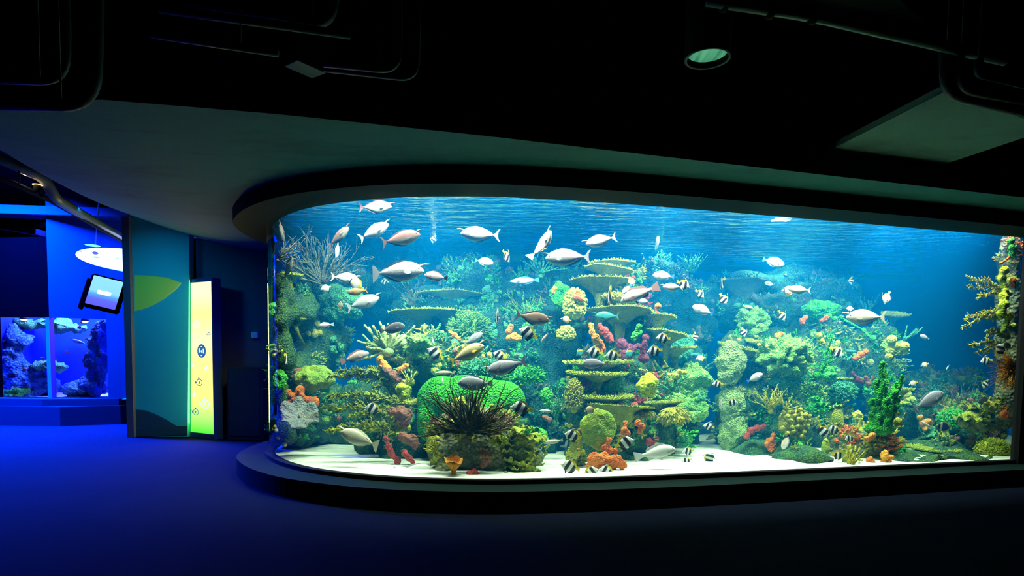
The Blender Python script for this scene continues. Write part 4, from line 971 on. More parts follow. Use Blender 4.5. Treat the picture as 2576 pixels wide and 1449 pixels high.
# ================================================================== FISH
def interp(T, V, t):
    for i in range(len(T) - 1):
        if t <= T[i + 1]:
            u = (t - T[i]) / (T[i + 1] - T[i]); u = u * u * (3 - 2 * u) * 0.5 + u * 0.5
            return V[i] + (V[i + 1] - V[i]) * u
    return V[-1]
PROF = {
    'unicornfish': dict(bl=0.84, T=[0, .03, .08, .15, .25, .4, .55, .7, .85, .95, 1], top=[.012, .045, .095, .135, .165, .178, .16, .115, .06, .028, .024],
                        bot=[.012, .035, .07, .105, .145, .178, .17, .12, .055, .026, .023], w=[.01, .03, .045, .058, .068, .072, .062, .045, .025, .012, .009]),
    'snapper': dict(bl=0.80, T=[0, .03, .1, .2, .32, .45, .6, .75, .88, .96, 1], top=[.012, .04, .09, .135, .16, .16, .135, .095, .055, .042, .042],
                    bot=[.012, .04, .075, .105, .125, .13, .12, .085, .05, .04, .04], w=[.01, .035, .055, .07, .075, .072, .06, .042, .025, .015, .012]),
    'surgeonfish': dict(bl=0.85, T=[0, .03, .1, .2, .35, .5, .65, .8, .92, .97, 1], top=[.012, .05, .12, .17, .20, .195, .165, .11, .05, .028, .025],
                        bot=[.012, .05, .11, .16, .195, .195, .165, .11, .045, .026, .024], w=[.01, .03, .045, .06, .066, .06, .05, .035, .018, .01, .008]),
    'bannerfish': dict(bl=0.84, T=[0, .05, .12, .22, .35, .5, .65, .8, .9, .96, 1], top=[.012, .03, .09, .2, .30, .31, .25, .16, .08, .05, .045],
                       bot=[.012, .028, .07, .15, .24, .28, .25, .16, .08, .05, .045], w=[.01, .018, .035, .055, .06, .055, .042, .028, .016, .01, .008]),
    'butterflyfish': dict(bl=0.86, T=[0, .05, .12, .22, .38, .55, .7, .83, .92, .97, 1], top=[.012, .03, .09, .18, .27, .29, .26, .18, .08, .05, .045],
                          bot=[.012, .028, .07, .14, .22, .26, .24, .16, .07, .048, .045], w=[.01, .018, .04, .055, .06, .055, .042, .028, .016, .01, .008]),
    'wrasse': dict(bl=0.84, T=[0, .04, .12, .25, .4, .55, .7, .83, .92, .97, 1], top=[.01, .03, .06, .09, .105, .105, .09, .065, .045, .038, .038],
                   bot=[.01, .028, .055, .085, .10, .10, .085, .06, .042, .036, .036], w=[.01, .025, .04, .052, .055, .05, .042, .03, .02, .012, .01]),
}
def body_bm(kind, bend):
    P = PROF[kind]; bm = bmesh.new(); N, S = 24, 16; rings = []
    for i in range(N + 1):
        t = (i / N) ** 1.15
        a, b, w = interp(P['T'], P['top'], t), interp(P['T'], P['bot'], t), interp(P['T'], P['w'], t)
        x = 0.5 - P['bl'] * t; yb = bend * max(0, t - 0.3) ** 2
        ring = []
        for k in range(S):
            th = 6.28318 * k / S; cz = math.sin(th); cyy = math.cos(th)
            z = cz * (a if cz > 0 else b)
            ring.append(bm.verts.new((x, yb + math.copysign(abs(cyy) ** 0.85, cyy) * w, z)))
        rings.append(ring)
    for r0, r1 in zip(rings[:-1], rings[1:]):
        for k in range(S): bm.faces.new((r0[k], r1[k], r1[(k + 1) % S], r0[(k + 1) % S]))
    bm.faces.new(rings[0]); bm.faces.new(rings[-1][::-1])
    return bm
def fin_bm(pts, bend=0.0, th=0.006, bl=0.84):
    """fin outline in (x, z); thin solid bent like the body"""
    bm = bmesh.new()
    def y0(x): t = (0.5 - x) / bl; return bend * max(0, t - 0.3) ** 2
    a = [bm.verts.new((x, y0(x) + th / 2, z)) for x, z in pts]; b = [bm.verts.new((x, y0(x) - th / 2, z)) for x, z in pts]
    n = len(pts)
    for i in range(n): bm.faces.new((a[i], a[(i + 1) % n], b[(i + 1) % n], b[i]))
    f1 = bm.faces.new(a[::-1]); f2 = bm.faces.new(b)
    bmesh.ops.triangulate(bm, faces=[f1, f2])
    return bm
def strip(kind, t0, t1, hs, side=1, n=14, lean=0.0):
    """fin outline along the back (side 1) or belly (-1) between t0 and t1 with height profile hs"""
    P = PROF[kind]; base, tip = [], []
    for i in range(n + 1):
        u = i / n; t = t0 + (t1 - t0) * u; x = 0.5 - P['bl'] * t
        z = interp(P['T'], P['top' if side > 0 else 'bot'], t) - 0.012
        h = interp([j / (len(hs) - 1) for j in range(len(hs))], hs, u)
        base.append((x, side * z)); tip.append((x - lean * h, side * (z + 0.012 + h)))
    return base + tip[::-1]
def fishmat(name, build, rough=0.45):
    m = mat(name, (0.8, 0.8, 0.8), rough, spec=0.35); k = NT(m)
    sep = k.n('ShaderNodeSeparateXYZ'); k.l(k.n('ShaderNodeTexCoord').outputs['Object'], sep.inputs[0])
    nz = k.n('ShaderNodeTexNoise', i_Scale=26.0, i_Detail=3.0); k.l(k.n('ShaderNodeTexCoord').outputs['Object'], nz.inputs['Vector'])
    c = build(k, sep)
    c = k.mix(0.18, c, nz.outputs[0], 'SOFT_LIGHT')
    k.l(c, k.b.inputs['Base Color'])
    v = k.n('ShaderNodeTexVoronoi', i_Scale=70.0); k.l(k.n('ShaderNodeTexCoord').outputs['Object'], v.inputs['Vector']); k.bump(v.outputs['Distance'], 0.12, 0.01)
    return m
def madd(k, a, ka, b, kb, c0):
    x = k.n('ShaderNodeMath', operation='MULTIPLY_ADD'); k.l(a, x.inputs[0]); x.inputs[1].default_value = ka; x.inputs[2].default_value = c0
    y = k.n('ShaderNodeMath', operation='MULTIPLY_ADD'); k.l(b, y.inputs[0]); y.inputs[1].default_value = kb; k.l(x.outputs[0], y.inputs[2])
    return y.outputs[0]
def tone(back, belly, tail=None):
    def f(k, s):
        c = k.ramp(madd(k, s.outputs[2], 2.2, s.outputs[0], 0.0, 0.5), [(0.38, belly), (0.55, back)])
        if tail: c = k.mix(k.ramp(madd(k, s.outputs[0], -1.0, s.outputs[2], 0.0, 0.5), [(0.72, (0, 0, 0)), (0.8, (1, 1, 1))]), c, tail)
        return c
    return f
W, K_, Y = (0.85, 0.85, 0.82), (0.012, 0.012, 0.014), (0.80, 0.62, 0.03)
def banded(k, s):
    f = madd(k, s.outputs[0], -1.0, s.outputs[2], -0.32, 0.5)      # 0 at the snout
    return k.ramp(f, [(0.0, W), (0.10, W), (0.13, (0.25, 0.25, 0.25)), (0.16, W), (0.24, W), (0.27, K_), (0.42, K_), (0.45, W), (0.58, W), (0.61, K_), (0.74, K_), (0.77, Y), (0.9, Y)])
def butter(c1, c2):
    def f(k, s):
        g = madd(k, s.outputs[0], -1.0, s.outputs[2], 0.0, 0.5)
        return k.ramp(g, [(0.0, c1), (0.13, c1), (0.16, K_), (0.2, K_), (0.23, c1), (0.6, c1), (0.72, c2), (1, c2)])
    return f
def angel(k, s):
    g = madd(k, s.outputs[0], -1.0, s.outputs[2], 0.1, 0.5)
    return k.ramp(g, [(0.0, Y), (0.16, (0.02, 0.03, 0.12)), (0.25, (0.02, 0.04, 0.16)), (0.28, W), (0.36, W), (0.39, (0.02, 0.04, 0.2)), (1, (0.02, 0.04, 0.2))])
FM = {
    'white': fishmat('white_scales', tone((0.88, 0.86, 0.84), (0.72, 0.74, 0.70))),
    'cream': fishmat('cream_scales', tone((0.82, 0.74, 0.56), (0.70, 0.68, 0.52), (0.80, 0.66, 0.40))),
    'mauve': fishmat('mauve_scales', tone((0.27, 0.13, 0.11), (0.26, 0.28, 0.20), (0.16, 0.10, 0.10))),
    'brown': fishmat('brown_scales', tone((0.22, 0.13, 0.08), (0.40, 0.30, 0.22), (0.12, 0.08, 0.07))),
    'grey': fishmat('grey_scales', tone((0.34, 0.33, 0.38), (0.42, 0.44, 0.46))),
    'pink': fishmat('pink_scales', tone((0.78, 0.58, 0.52), (0.84, 0.74, 0.70), (0.60, 0.34, 0.30))),
    'blue': fishmat('pale_blue_scales', tone((0.55, 0.68, 0.72), (0.62, 0.70, 0.66), (0.05, 0.16, 0.6))),
    'yellow': fishmat('yellow_scales', tone((0.72, 0.58, 0.28), (0.66, 0.56, 0.20), (0.7, 0.5, 0.2))),
    'teal': fishmat('teal_scales', tone((0.03, 0.20, 0.20), (0.05, 0.28, 0.24))),
    'dark': fishmat('dark_scales', tone((0.03, 0.03, 0.05), (0.05, 0.05, 0.07))),
    'tan': fishmat('tan_scales', tone((0.55, 0.38, 0.18), (0.50, 0.44, 0.14), (0.8, 0.45, 0.1))),
    'banded': fishmat('banded_scales', banded),
    'butter': fishmat('butterfly_scales', butter(W, Y)),
    'butter2': fishmat('brown_butterfly_scales', butter((0.6, 0.5, 0.35), (0.5, 0.3, 0.1))),
    'angel': fishmat('angel_scales', angel),
}
FIN = {k_: mat(k_ + '_fin', c_, 0.55, spec=0.2) for k_, c_ in dict(white=(0.8, 0.8, 0.82), cream=(0.75, 0.68, 0.5), mauve=(0.16, 0.10, 0.10), brown=(0.10, 0.07, 0.07), grey=(0.28, 0.28, 0.33), pink=(0.55, 0.32, 0.30), blue=(0.05, 0.2, 0.7),
                                                                    yellow=(0.80, 0.62, 0.03), teal=(0.03, 0.22, 0.2), dark=(0.02, 0.02, 0.03), tan=(0.75, 0.45, 0.08), banded=(0.80, 0.62, 0.03), butter=(0.8, 0.66, 0.1), butter2=(0.5, 0.3, 0.1), angel=(0.8, 0.62, 0.03)).items()}
M_pupil = mat('fish_pupil', (0.01, 0.01, 0.01), 0.15); M_iris = mat('fish_iris', (0.7, 0.65, 0.5), 0.3); M_wfin = FIN['white']; M_kfin = FIN['dark']
TAILS = {
    'unicornfish': lambda e: [(e + .02, .024), (e - .03, .05), (e - .09, .13), (e - .15, .16), (e - .10, .07), (e - .085, 0), (e - .10, -.07), (e - .15, -.16), (e - .09, -.13), (e - .03, -.05), (e + .02, -.024)],
    'snapper': lambda e: [(e + .02, .042), (e - .05, .07), (e - .19, .125), (e - .19, .08), (e - .155, 0), (e - .19, -.08), (e - .19, -.125), (e - .05, -.07), (e + .02, -.042)],
    'surgeonfish': lambda e: [(e + .02, .024), (e - .03, .05), (e - .14, .12), (e - .10, .05), (e - .09, 0), (e - .10, -.05), (e - .14, -.12), (e - .03, -.05), (e + .02, -.024)],
    'bannerfish': lambda e: [(e + .02, .045), (e - .06, .08), (e - .15, .11), (e - .145, 0), (e - .15, -.11), (e - .06, -.08), (e + .02, -.045)],
    'butterflyfish': lambda e: [(e + .02, .045), (e - .06, .07), (e - .13, .09), (e - .135, 0), (e - .13, -.09), (e - .06, -.07), (e + .02, -.045)],
    'wrasse': lambda e: [(e + .02, .036), (e - .06, .06), (e - .15, .085), (e - .14, 0), (e - .15, -.085), (e - .06, -.06), (e + .02, -.036)],
}
TEMPL = {}
def make_fish(kind, col, bend):
    P = PROF[kind]; bl = P['bl']; e = 0.5 - bl
    o = obj(kind, body_bm(kind, bend), FM[col])
    F = lambda nm, pts, m=FIN[col]: obj(nm, fin_bm(pts, bend, 0.007, bl), m, o, smooth=False)
    tm = FIN[col]
    if col in ('blue',): tm = FIN['blue']
    if kind == 'surgeonfish' and col in ('pink', 'grey', 'brown', 'white'): tm = FIN['dark'] if col in ('pink', 'brown') else FIN['blue' if col == 'white' else 'grey']
    F('tail_fin', TAILS[kind](e), tm)
    if kind == 'bannerfish':
        F('dorsal_fin', strip(kind, .42, .95, [.02, .07, .10, .05], 1, lean=.6), FIN['yellow'])
        F('anal_fin', strip(kind, .55, .93, [.02, .12, .06, .02], -1, lean=.5), M_kfin)
        z0 = interp(P['T'], P['top'], .34); x0 = 0.5 - bl * .34
        line = [(x0 - .0 - .46 * u ** 1.1, z0 - .03 + .42 * u - .22 * u ** 2.2, ) for u in [i / 12 for i in range(13)]]
        wd = [.035 * (1 - u) ** 0.7 + .006 for u in [i / 12 for i in range(13)]]
        F('dorsal_filament', [(x, z) for x, z in line] + [(x - w_ * 1.2, z - w_ * .6) for (x, z), w_ in list(zip(line, wd))[::-1]], M_wfin)
        F('pelvic_fin', [(.22, -.17), (.19, -.30), (.13, -.38), (.12, -.24)], M_kfin)
    elif kind == 'butterflyfish':
        F('dorsal_fin', strip(kind, .3, .96, [.02, .05, .07, .03], 1, lean=.5)); F('anal_fin', strip(kind, .55, .95, [.02, .07, .03], -1, lean=.5))
        F('pelvic_fin', [(.2, -.16), (.17, -.27), (.12, -.30), (.12, -.20)])
    elif kind == 'snapper':
        F('dorsal_fin', strip(kind, .27, .86, [.01, .06, .055, .05, .065, .03], 1, lean=.5)); F('anal_fin', strip(kind, .66, .86, [.02, .06, .02], -1, lean=.6))
        F('pelvic_fin', [(.2, -.11), (.15, -.19), (.11, -.2), (.13, -.12)])
    elif kind == 'unicornfish':
        F('dorsal_fin', strip(kind, .24, .93, [.0, .028, .03, .03, .012], 1, lean=.8)); F('anal_fin', strip(kind, .42, .93, [.0, .026, .028, .012], -1, lean=.8))
        bm = bmesh.new(); tube(bm, [(.43, 0, .070), (.46, 0, .100), (.52, 0, .116), (.60, 0, .118)], [.032, .026, .017, .006], 8); obj('horn', bm, FM[col], o)
    else:
        F('dorsal_fin', strip(kind, .2, .93, [.0, .03, .04, .035, .012], 1, lean=.8)); F('anal_fin', strip(kind, .45, .93, [.0, .03, .035, .012], -1, lean=.8))
    zc = -.02; wx = interp(P['T'], P['w'], .24)
    for s in (1, -1):
        bm = bmesh.new()
        pts = [(.0, .0), (-.05, .028), (-.11, .022), (-.125, -.015), (-.07, -.042), (-.01, -.025)]
        a = [bm.verts.new((x, s * (-x * .35 + .003), z)) for x, z in pts]; b = [bm.verts.new((x, s * (-x * .35 - .003), z)) for x, z in pts]
        for i in range(6): bm.faces.new((a[i], a[(i + 1) % 6], b[(i + 1) % 6], b[i]))
        bm.faces.new(a); bm.faces.new(b[::-1])
        bmesh.ops.translate(bm, verts=bm.verts, vec=(.5 - bl * .26, s * wx * .92, zc))
        obj('pectoral_fin', bm, FIN[col] if kind != 'bannerfish' else M_kfin, o, smooth=False)
        te = .10 if kind != 'bannerfish' and kind != 'butterflyfish' else .15
        ye = interp(P['T'], P['w'], te); ze = interp(P['T'], P['top'], te) * .42; r = .017 if kind != 'wrasse' else .013
        bm = bmesh.new(); rr = bmesh.ops.create_icosphere(bm, subdivisions=2, radius=r)
        for v in bm.verts: v.co = Vector((v.co.x + .5 - bl * te, v.co.y * .6 + s * ye * .88, v.co.z + ze))
        ev = obj('eye', bm, M_iris, o)
        bm = bmesh.new(); bmesh.ops.create_icosphere(bm, subdivisions=1, radius=r * .62)
        for v in bm.verts: v.co = Vector((v.co.x + .5 - bl * te, v.co.y * .6 + s * (ye * .88 + r * .36), v.co.z + ze))
        obj('pupil', bm, M_pupil, ev)
    return o
def copy_tree(o, parent=None):
    c = o.copy(); COL.objects.link(c); c.parent = parent
    for ch in list(o.children): copy_tree(ch, c)
    return c
FISH_LOG = []
GRP = {'unicornfish': 'unicornfish of the large tank', 'snapper': 'snappers of the large tank', 'surgeonfish': 'surgeonfish of the large tank', 'bannerfish': 'black and white bannerfish of the large tank', 'butterflyfish': 'butterflyfish of the large tank', 'wrasse': 'slim wrasses of the large tank'}
def fish(kind, col, px, py, Lpx, head, off, label, turn=0.0, bend=0.0, roll=0.0):
    key = (kind, col, bend)
    c = intank(px, py, off)
    h, p = R(head), R(turn)
    d = Vector((math.cos(h) * math.cos(p), math.sin(p), math.sin(h) * math.cos(p)))
    ref = Vector((0, 0, 1)) if abs(d.z) < 0.97 else Vector((-1, 0, 0))
    yv = ref.cross(d).normalized(); zv = d.cross(yv)
    M = Matrix((d, yv, zv)).transposed().to_4x4() @ Matrix.Rotation(R(roll), 4, 'X')
    L = px2m(c, Lpx) / max(0.45, abs(math.cos(p)))
    if key in TEMPL: o = copy_tree(TEMPL[key])
    else: o = make_fish(kind, col, bend); TEMPL[key] = o
    o.matrix_world = Matrix.Translation(c) @ M @ Matrix.Diagonal((L, L, L, 1))
    tag(o, label, 'fish', GRP[kind]); FISH_LOG.append(o); return o
U, S_, N_, B, T_, X_ = 'unicornfish', 'snapper', 'surgeonfish', 'bannerfish', 'butterflyfish', 'wrasse'
f = fish
f(U, 'mauve', 943, 521, 84, 2, .5, 'mauve unicornfish swimming right, highest fish under the left rim')
f(U, 'mauve', 851, 597, 74, 38, .45, 'mauve unicornfish climbing right above the grey sea fan', turn=-15, roll=-12)
f(U, 'white', 940, 583, 84, 27, .45, 'white unicornfish with dark forehead climbing right, long horn raised')
f(U, 'mauve', 1007, 601, 102, 13, .4, 'mauve unicornfish with dark tail between two white ones')
f(U, 'mauve', 711, 592, 40, 80, .3, 'small mauve fish turned head-on at the upper left of the pane', turn=-55)
f(U, 'mauve', 725, 675, 64, 62, .3, 'mauve unicornfish nosing steeply up at the left pane edge', turn=-20)
f(U, 'blue', 847, 638, 44, 100, .7, 'pale fish seen from below under the climbing mauve unicornfish', turn=50)
f(U, 'white', 997, 683, 138, 2, .35, 'largest white unicornfish facing right, tail curled', bend=0.35)
f(N_, 'pink', 1097, 696, 58, 172, .45, 'pinkish surgeonfish with orange and black tail facing left')
f(U, 'white', 866, 699, 70, -4, .6, 'pale blue-tailed unicornfish just over the yellow and tan pair')
f(T_, 'butter', 895, 715, 46, 150, .55, 'yellow-backed striped fish, upper of the overlapping pair')
f(U, 'tan', 900, 733, 52, 190, .45, 'tan fish with orange tail, lower of the overlapping pair')
f(T_, 'white', 819, 725, 28, 200, .6, 'small round white fish on the hazy green mound')
f(U, 'white', 912, 762, 88, 18, .6, 'pale blue-white unicornfish under the overlapping pair')
f(T_, 'butter2', 857, 767, 20, 90, .7, 'tiny yellow and black fish left of the pale blue-white unicornfish')
f(S_, 'white', 821, 818, 40, 188, .5, 'chubby white fish with a dark back patch, over the left reef')
f(N_, 'mauve', 706, 824, 30, 120, .25, 'small mauve fish by the green shelf coral at the pane edge', turn=25)
f(N_, 'grey', 987, 826, 64, 14, .45, 'grey surgeonfish in front of the pale finger fan')
f(B, 'banded', 968, 709, 22, 180, 2.2, 'faint striped fish far behind the largest white unicornfish')
f(B, 'banded', 1092, 602, 24, 250, 2.4, 'faint striped fish in the haze right of the dark-tailed unicornfish')
f(U, 'white', 1209, 590, 100, 178, .4, 'white unicornfish facing left in open water, top centre')
f(U, 'cream', 1367, 617, 76, 62, .4, 'cream unicornfish curving upward, tail hanging down', bend=-0.5, turn=-20)
f(U, 'white', 1513, 605, 80, 194, .4, 'white unicornfish facing left, small one right of the upward-curving one')
f(U, 'white', 1430, 648, 116, 183, .35, 'big white unicornfish facing left beside the topmost table coral')
f(N_, 'white', 1218, 658, 46, -8, .9, 'white surgeonfish with blue tail in open water')
f(B, 'banded', 1273, 645, 32, 300, .8, 'bannerfish nosing down right of the blue-tailed white surgeonfish', turn=35)
f(X_, 'blue', 1320, 706, 74, 184, 1.2, 'slim pale teal fish facing left over the reef wall')
f(U, 'brown', 1339, 799, 90, -10, .5, 'brown unicornfish facing right above the bannerfish')
f(B, 'banded', 1328, 839, 52, 155, .5, 'big bannerfish slanting up left below the brown unicornfish')
f(B, 'banded', 1251, 797, 30, 260, .8, 'bannerfish seen head-on with yellow side fins', turn=60)
f(X_, 'pink', 1370, 849, 30, 235, .55, 'small pink fish right of the bannerfish under the brown unicornfish')
f(T_, 'butter2', 1424, 804, 28, 170, .8, 'brown and cream butterflyfish left of the clumpy yellow coral')
f(B, 'banded', 1534, 744, 36, 275, .6, 'thin-looking bannerfish upright before the short yellow table coral', turn=60)
f(T_, 'butter', 1588, 708, 26, 300, .7, 'small yellow-white fish at the tip of the domed table coral')
f(S_, 'pink', 1610, 739, 104, 203, .42, 'large pink grouper nosing down left over the broad table coral')
f(N_, 'white', 1577, 727, 30, 225, .7, 'small white fish with orange belly behind the pink grouper')
f(N_, 'white', 1616, 757, 26, -5, .75, 'small white fish under the belly of the pink grouper')
f(N_, 'white', 1669, 694, 54, 176, .6, 'pale surgeonfish facing left, upper of the trio right of the grouper')
f(U, 'cream', 1693, 722, 52, 180, .5, 'cream unicornfish facing left, middle of the trio right of the grouper')
f(B, 'banded', 1719, 716, 36, -25, .55, 'bannerfish facing right at the tail of the cream unicornfish')
f(T_, 'white', 1653, 611, 24, 90, .9, 'white fish seen head-on under the surface glare', turn=-60)
f(B, 'banded', 1760, 739, 28, 320, 1.3, 'hazy bannerfish right of the trio')
f(N_, 'white', 1768, 780, 56, 160, .7, 'white surgeonfish facing left above the blue gap')
f(B, 'banded', 1819, 752, 32, -60, .8, 'bannerfish diving right over the blue gap')
f(B, 'banded', 1818, 714, 26, 270, 1.2, 'narrow bannerfish above the diving one', turn=50)
f(N_, 'white', 1946, 659, 56, -14, .7, 'white surgeonfish facing right in front of the dark blue patch')
f(N_, 'blue', 1937, 714, 28, 170, 1.8, 'hazy blue-grey fish over the dim domed coral')
f(U, 'cream', 2012, 729, 58, 178, .5, 'cream unicornfish facing left above the big reef')
f(T_, 'butter2', 1984, 731, 36, 180, .9, 'dusky round fish overlapped by the cream unicornfish')
f(X_, 'tan', 1882, 772, 30, -15, 1.2, 'small tan fish above the lime dome coral')
f(B, 'banded', 1966, 794, 30, -60, 1.2, 'hazy bannerfish beside the lime dome coral')
f(B, 'banded', 1869, 836, 26, -70, 1.1, 'dim bannerfish over the honeycomb pillar')
f(B, 'banded', 1668, 851, 38, 178, .5, 'bannerfish under the tilted table coral')
f(B, 'banded', 1647, 883, 40, 190, .45, 'bannerfish left of the thin table coral')
f(B, 'banded', 1750, 846, 24, 280, 1.1, 'hazy bannerfish at the right tip of the tilted table coral')
f(B, 'banded', 1496, 886, 42, 175, .6, 'bannerfish above the grey surgeonfish, left of two')
f(B, 'banded', 1542, 894, 40, 182, .55, 'bannerfish above the grey surgeonfish, right of two')
f(N_, 'grey', 1498, 915, 66, 180, .42, 'dark grey surgeonfish along the green table coral rim')
f(B, 'teal', 1584, 890, 28, 215, .8, 'dim teal bannerfish before the purple sponge patch')
f(B, 'teal', 1460, 888, 26, 215, .8, 'dim teal bannerfish left of the pair over the green table coral')
f(T_, 'butter2', 1484, 1031, 32, 200, .4, 'rusty butterflyfish at the left tip of the long shelf coral')
f(B, 'banded', 1441, 1096, 46, 168, .35, 'bannerfish at the leafy left foot of the central column')
f(B, 'banded', 1571, 1115, 54, 20, .3, 'bannerfish facing right over the big orange sponge')
f(S_, 'white', 1647, 1140, 108, 12, .3, 'white snapper facing right at the foot of the central column')
f(B, 'banded', 1434, 1175, 52, 165, .25, 'bannerfish low by the sand left of the big orange sponge')
f(B, 'banded', 1486, 1189, 46, 20, .25, 'bannerfish with yellow tail at the window bottom, left of two')
f(B, 'banded', 1526, 1186, 46, 170, .28, 'bannerfish with yellow tail at the window bottom, right of two')
f(B, 'banded', 1731, 1135, 30, 190, .6, 'bannerfish right of the white snapper, upper of two')
f(B, 'banded', 1727, 1160, 30, 200, .6, 'dim bannerfish right of the white snapper, lower of two')
f(B, 'banded', 1785, 1152, 38, 60, .6, 'bannerfish arching over the sand at the foot of the blue gap', bend=0.4)
f(B, 'banded', 1805, 966, 28, 185, .7, 'bannerfish in the blue gap at the height of the dark hollow')
f(B, 'banded', 1783, 1073, 30, 170, .7, 'bannerfish low in the blue gap')
f(T_, 'butter', 1762, 901, 26, 190, 1.1, 'hazy yellow butterflyfish at the top of the blue gap')
f(N_, 'pink', 1812, 1013, 34, 290, .7, 'pinkish fish nose-down against the honeycomb pillar', turn=40)
f(N_, 'white', 1899, 950, 44, 28, .6, 'white-grey surgeonfish in front of the dark hollow of the big reef')
f(B, 'banded', 1842, 1012, 28, -5, .6, 'bannerfish crossing the middle honeycomb lobe')
f(N_, 'pink', 1977, 1112, 40, 255, .45, 'pale pink fish diving below the yellow cup polyps', turn=20)
f(B, 'banded', 2070, 1085, 42, -60, .45, 'bannerfish with long trailing filament low on the big reef')
f(B, 'banded', 2099, 1080, 34, 185, .5, 'bannerfish right of the one with the long filament')
f(B, 'banded', 2138, 1102, 28, 200, .4, 'small bannerfish left of the olive front rock')
f(B, 'banded', 2108, 1146, 34, -20, .3, 'bannerfish above the ochre fronds at the glass')
f(X_, 'white', 2050, 1168, 34, -40, .3, 'white fish nosing down to the sand by the ochre fronds')
f(B, 'banded', 2103, 886, 42, -40, .8, 'bannerfish in the shade on the right of the swirled boulder')
f(X_, 'teal', 2139, 884, 36, 0, 1.0, 'teal fish right of the bannerfish in the shade')
f(U, 'cream', 2180, 798, 102, 181, .45, 'cream unicornfish facing left, biggest fish over the right reef')
f(B, 'white', 2232, 749, 34, 250, .6, 'white crescent-shaped fish with blue trailing fin over the blue water')
f(T_, 'white', 2138, 776, 20, 180, 1.2, 'tiny white fish above the cream unicornfish of the right reef')
f(N_, 'grey', 2326, 848, 26, 160, .7, 'small grey fish in the blue water right of the big reef')
f(T_, 'butter', 2326, 918, 22, 200, .7, 'small butterflyfish in the blue water, upper of two')
f(T_, 'butter', 2297, 965, 24, 200, .6, 'white and yellow butterflyfish by the tall green fingers')
f(X_, 'blue', 2384, 924, 16, 240, .9, 'tiny pale fish alone in the right blue water')
f(B, 'banded', 2481, 908, 32, 190, .5, 'bannerfish in front of the golden tentacle coral')
f(B, 'banded', 2515, 880, 38, 60, .14, 'bannerfish curving round the right pillar')
f(B, 'banded', 2480, 966, 28, 250, .7, 'dim bannerfish below the golden tentacle coral')
f(B, 'teal', 2521, 984, 24, 200, .5, 'dim fish hidden under the golden tentacles')
f(B, 'banded', 2142, 706, 20, 270, 1.8, 'faint yellow and white fish at the back of the right reef')
f(N_, 'grey', 2336, 1008, 84, 30, .4, 'grey surgeonfish climbing right over the right corner reef')
f(T_, 'angel', 2374, 1074, 42, 170, .4, 'dark blue angelfish with a white bar and yellow tail')
f(X_, 'pink', 2330, 1068, 34, 150, .5, 'pinkish-white fish nosing the peach sponge')
f(T_, 'dark', 2474, 1010, 34, 185, .5, 'black damselfish over the right corner reef')
f(B, 'banded', 2516, 1022, 24, 280, .5, 'dim striped fish between the black damselfish and the jamb')
f(U, 'yellow', 1173, 890, 98, 26, .45, 'yellow unicornfish climbing right over the left reef ledge')
f(U, 'grey', 1190, 853, 56, 32, .8, 'dim grey fish shadowing the yellow unicornfish')
f(U, 'grey', 1276, 921, 106, 196, .4, 'blue-grey unicornfish nosing down left by the staghorn shelf')
f(N_, 'grey', 1196, 964, 88, 180, .4, 'lilac-grey surgeonfish over the green honeycomb mound')
f(X_, 'cream', 1119, 938, 50, 183, .5, 'cream wrasse just above the honeycomb mound')
f(X_, 'white', 1114, 962, 26, 100, .42, 'small white fish nose-up on the honeycomb mound', turn=30)
f(B, 'banded', 1312, 1028, 58, 172, .3, 'largest bannerfish, at the right end of the honeycomb mound')
f(X_, 'white', 1375, 1034, 34, 176, .5, 'white wrasse beside the green twisted lobe')
f(X_, 'cream', 1391, 1111, 52, 190, .4, 'greenish wrasse over the green lettuce coral shelf')
f(S_, 'pink', 892, 899, 76, 18, .5, 'pink-backed fish facing right before the left blue gap')
f(U, 'cream', 906, 1103, 108, 163, .3, 'cream unicornfish low at the left, tail to the right', bend=0.3)
f(U, 'white', 1040, 1186, 104, 4, .42, 'white fish resting on the sand behind the front rock')
f(B, 'banded', 939, 1029, 46, 170, .6, 'shaded bannerfish among the mossy horizontal branches')
f(B, 'banded', 719, 904, 28, 260, .25, 'narrow bannerfish at the curved left end of the pane', turn=50)
f(B, 'banded', 1095, 889, 48, 150, .75, 'shaded bannerfish left of the yellow unicornfish')
f(T_, 'white', 1089, 858, 20, 270, .8, 'small pale fish over the straight-edged table coral', turn=40)
f(B, 'banded', 1256, 894, 36, 160, .7, 'bannerfish behind the back of the blue-grey unicornfish')
f(U, 'teal', 1528, 795, 62, 180, .8, 'dark teal fish in the shade under the broad table coral')
f(X_, 'teal', 1752, 892, 30, 180, 1.5, 'dim teal fish behind the thin table coral')
# ================================================================== WALLS AND FITTINGS OF THE ROOM
def floor_pt(px, py): return at_z(px, py, 0.0)
WY = 8.35
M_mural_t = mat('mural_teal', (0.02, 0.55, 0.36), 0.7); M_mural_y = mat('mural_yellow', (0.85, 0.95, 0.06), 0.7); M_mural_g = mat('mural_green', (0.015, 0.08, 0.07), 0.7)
def wz(px, py, y=WY): return at_y(px, py, y)
bm = bmesh.new()
pts = [wz(330, 1099), wz(472, 1099), wz(476, 590), wz(325, 540)]
for (a, b) in ((0.0, 0.12),):
    A = [bm.verts.new(p) for p in pts]; B_ = [bm.verts.new(p + Vector((0, .12, 0))) for p in pts]
    for i in range(4): bm.faces.new((A[i], A[(i + 1) % 4], B_[(i + 1) % 4], B_[i]))
    bm.faces.new(A[::-1]); bm.faces.new(B_)
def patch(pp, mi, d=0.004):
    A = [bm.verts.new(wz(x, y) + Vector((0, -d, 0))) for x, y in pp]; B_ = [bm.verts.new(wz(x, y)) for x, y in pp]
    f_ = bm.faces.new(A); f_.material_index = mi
    for i in range(len(A)): bm.faces.new((A[i], A[(i + 1) % len(A)], B_[(i + 1) % len(A)], B_[i])).material_index = mi
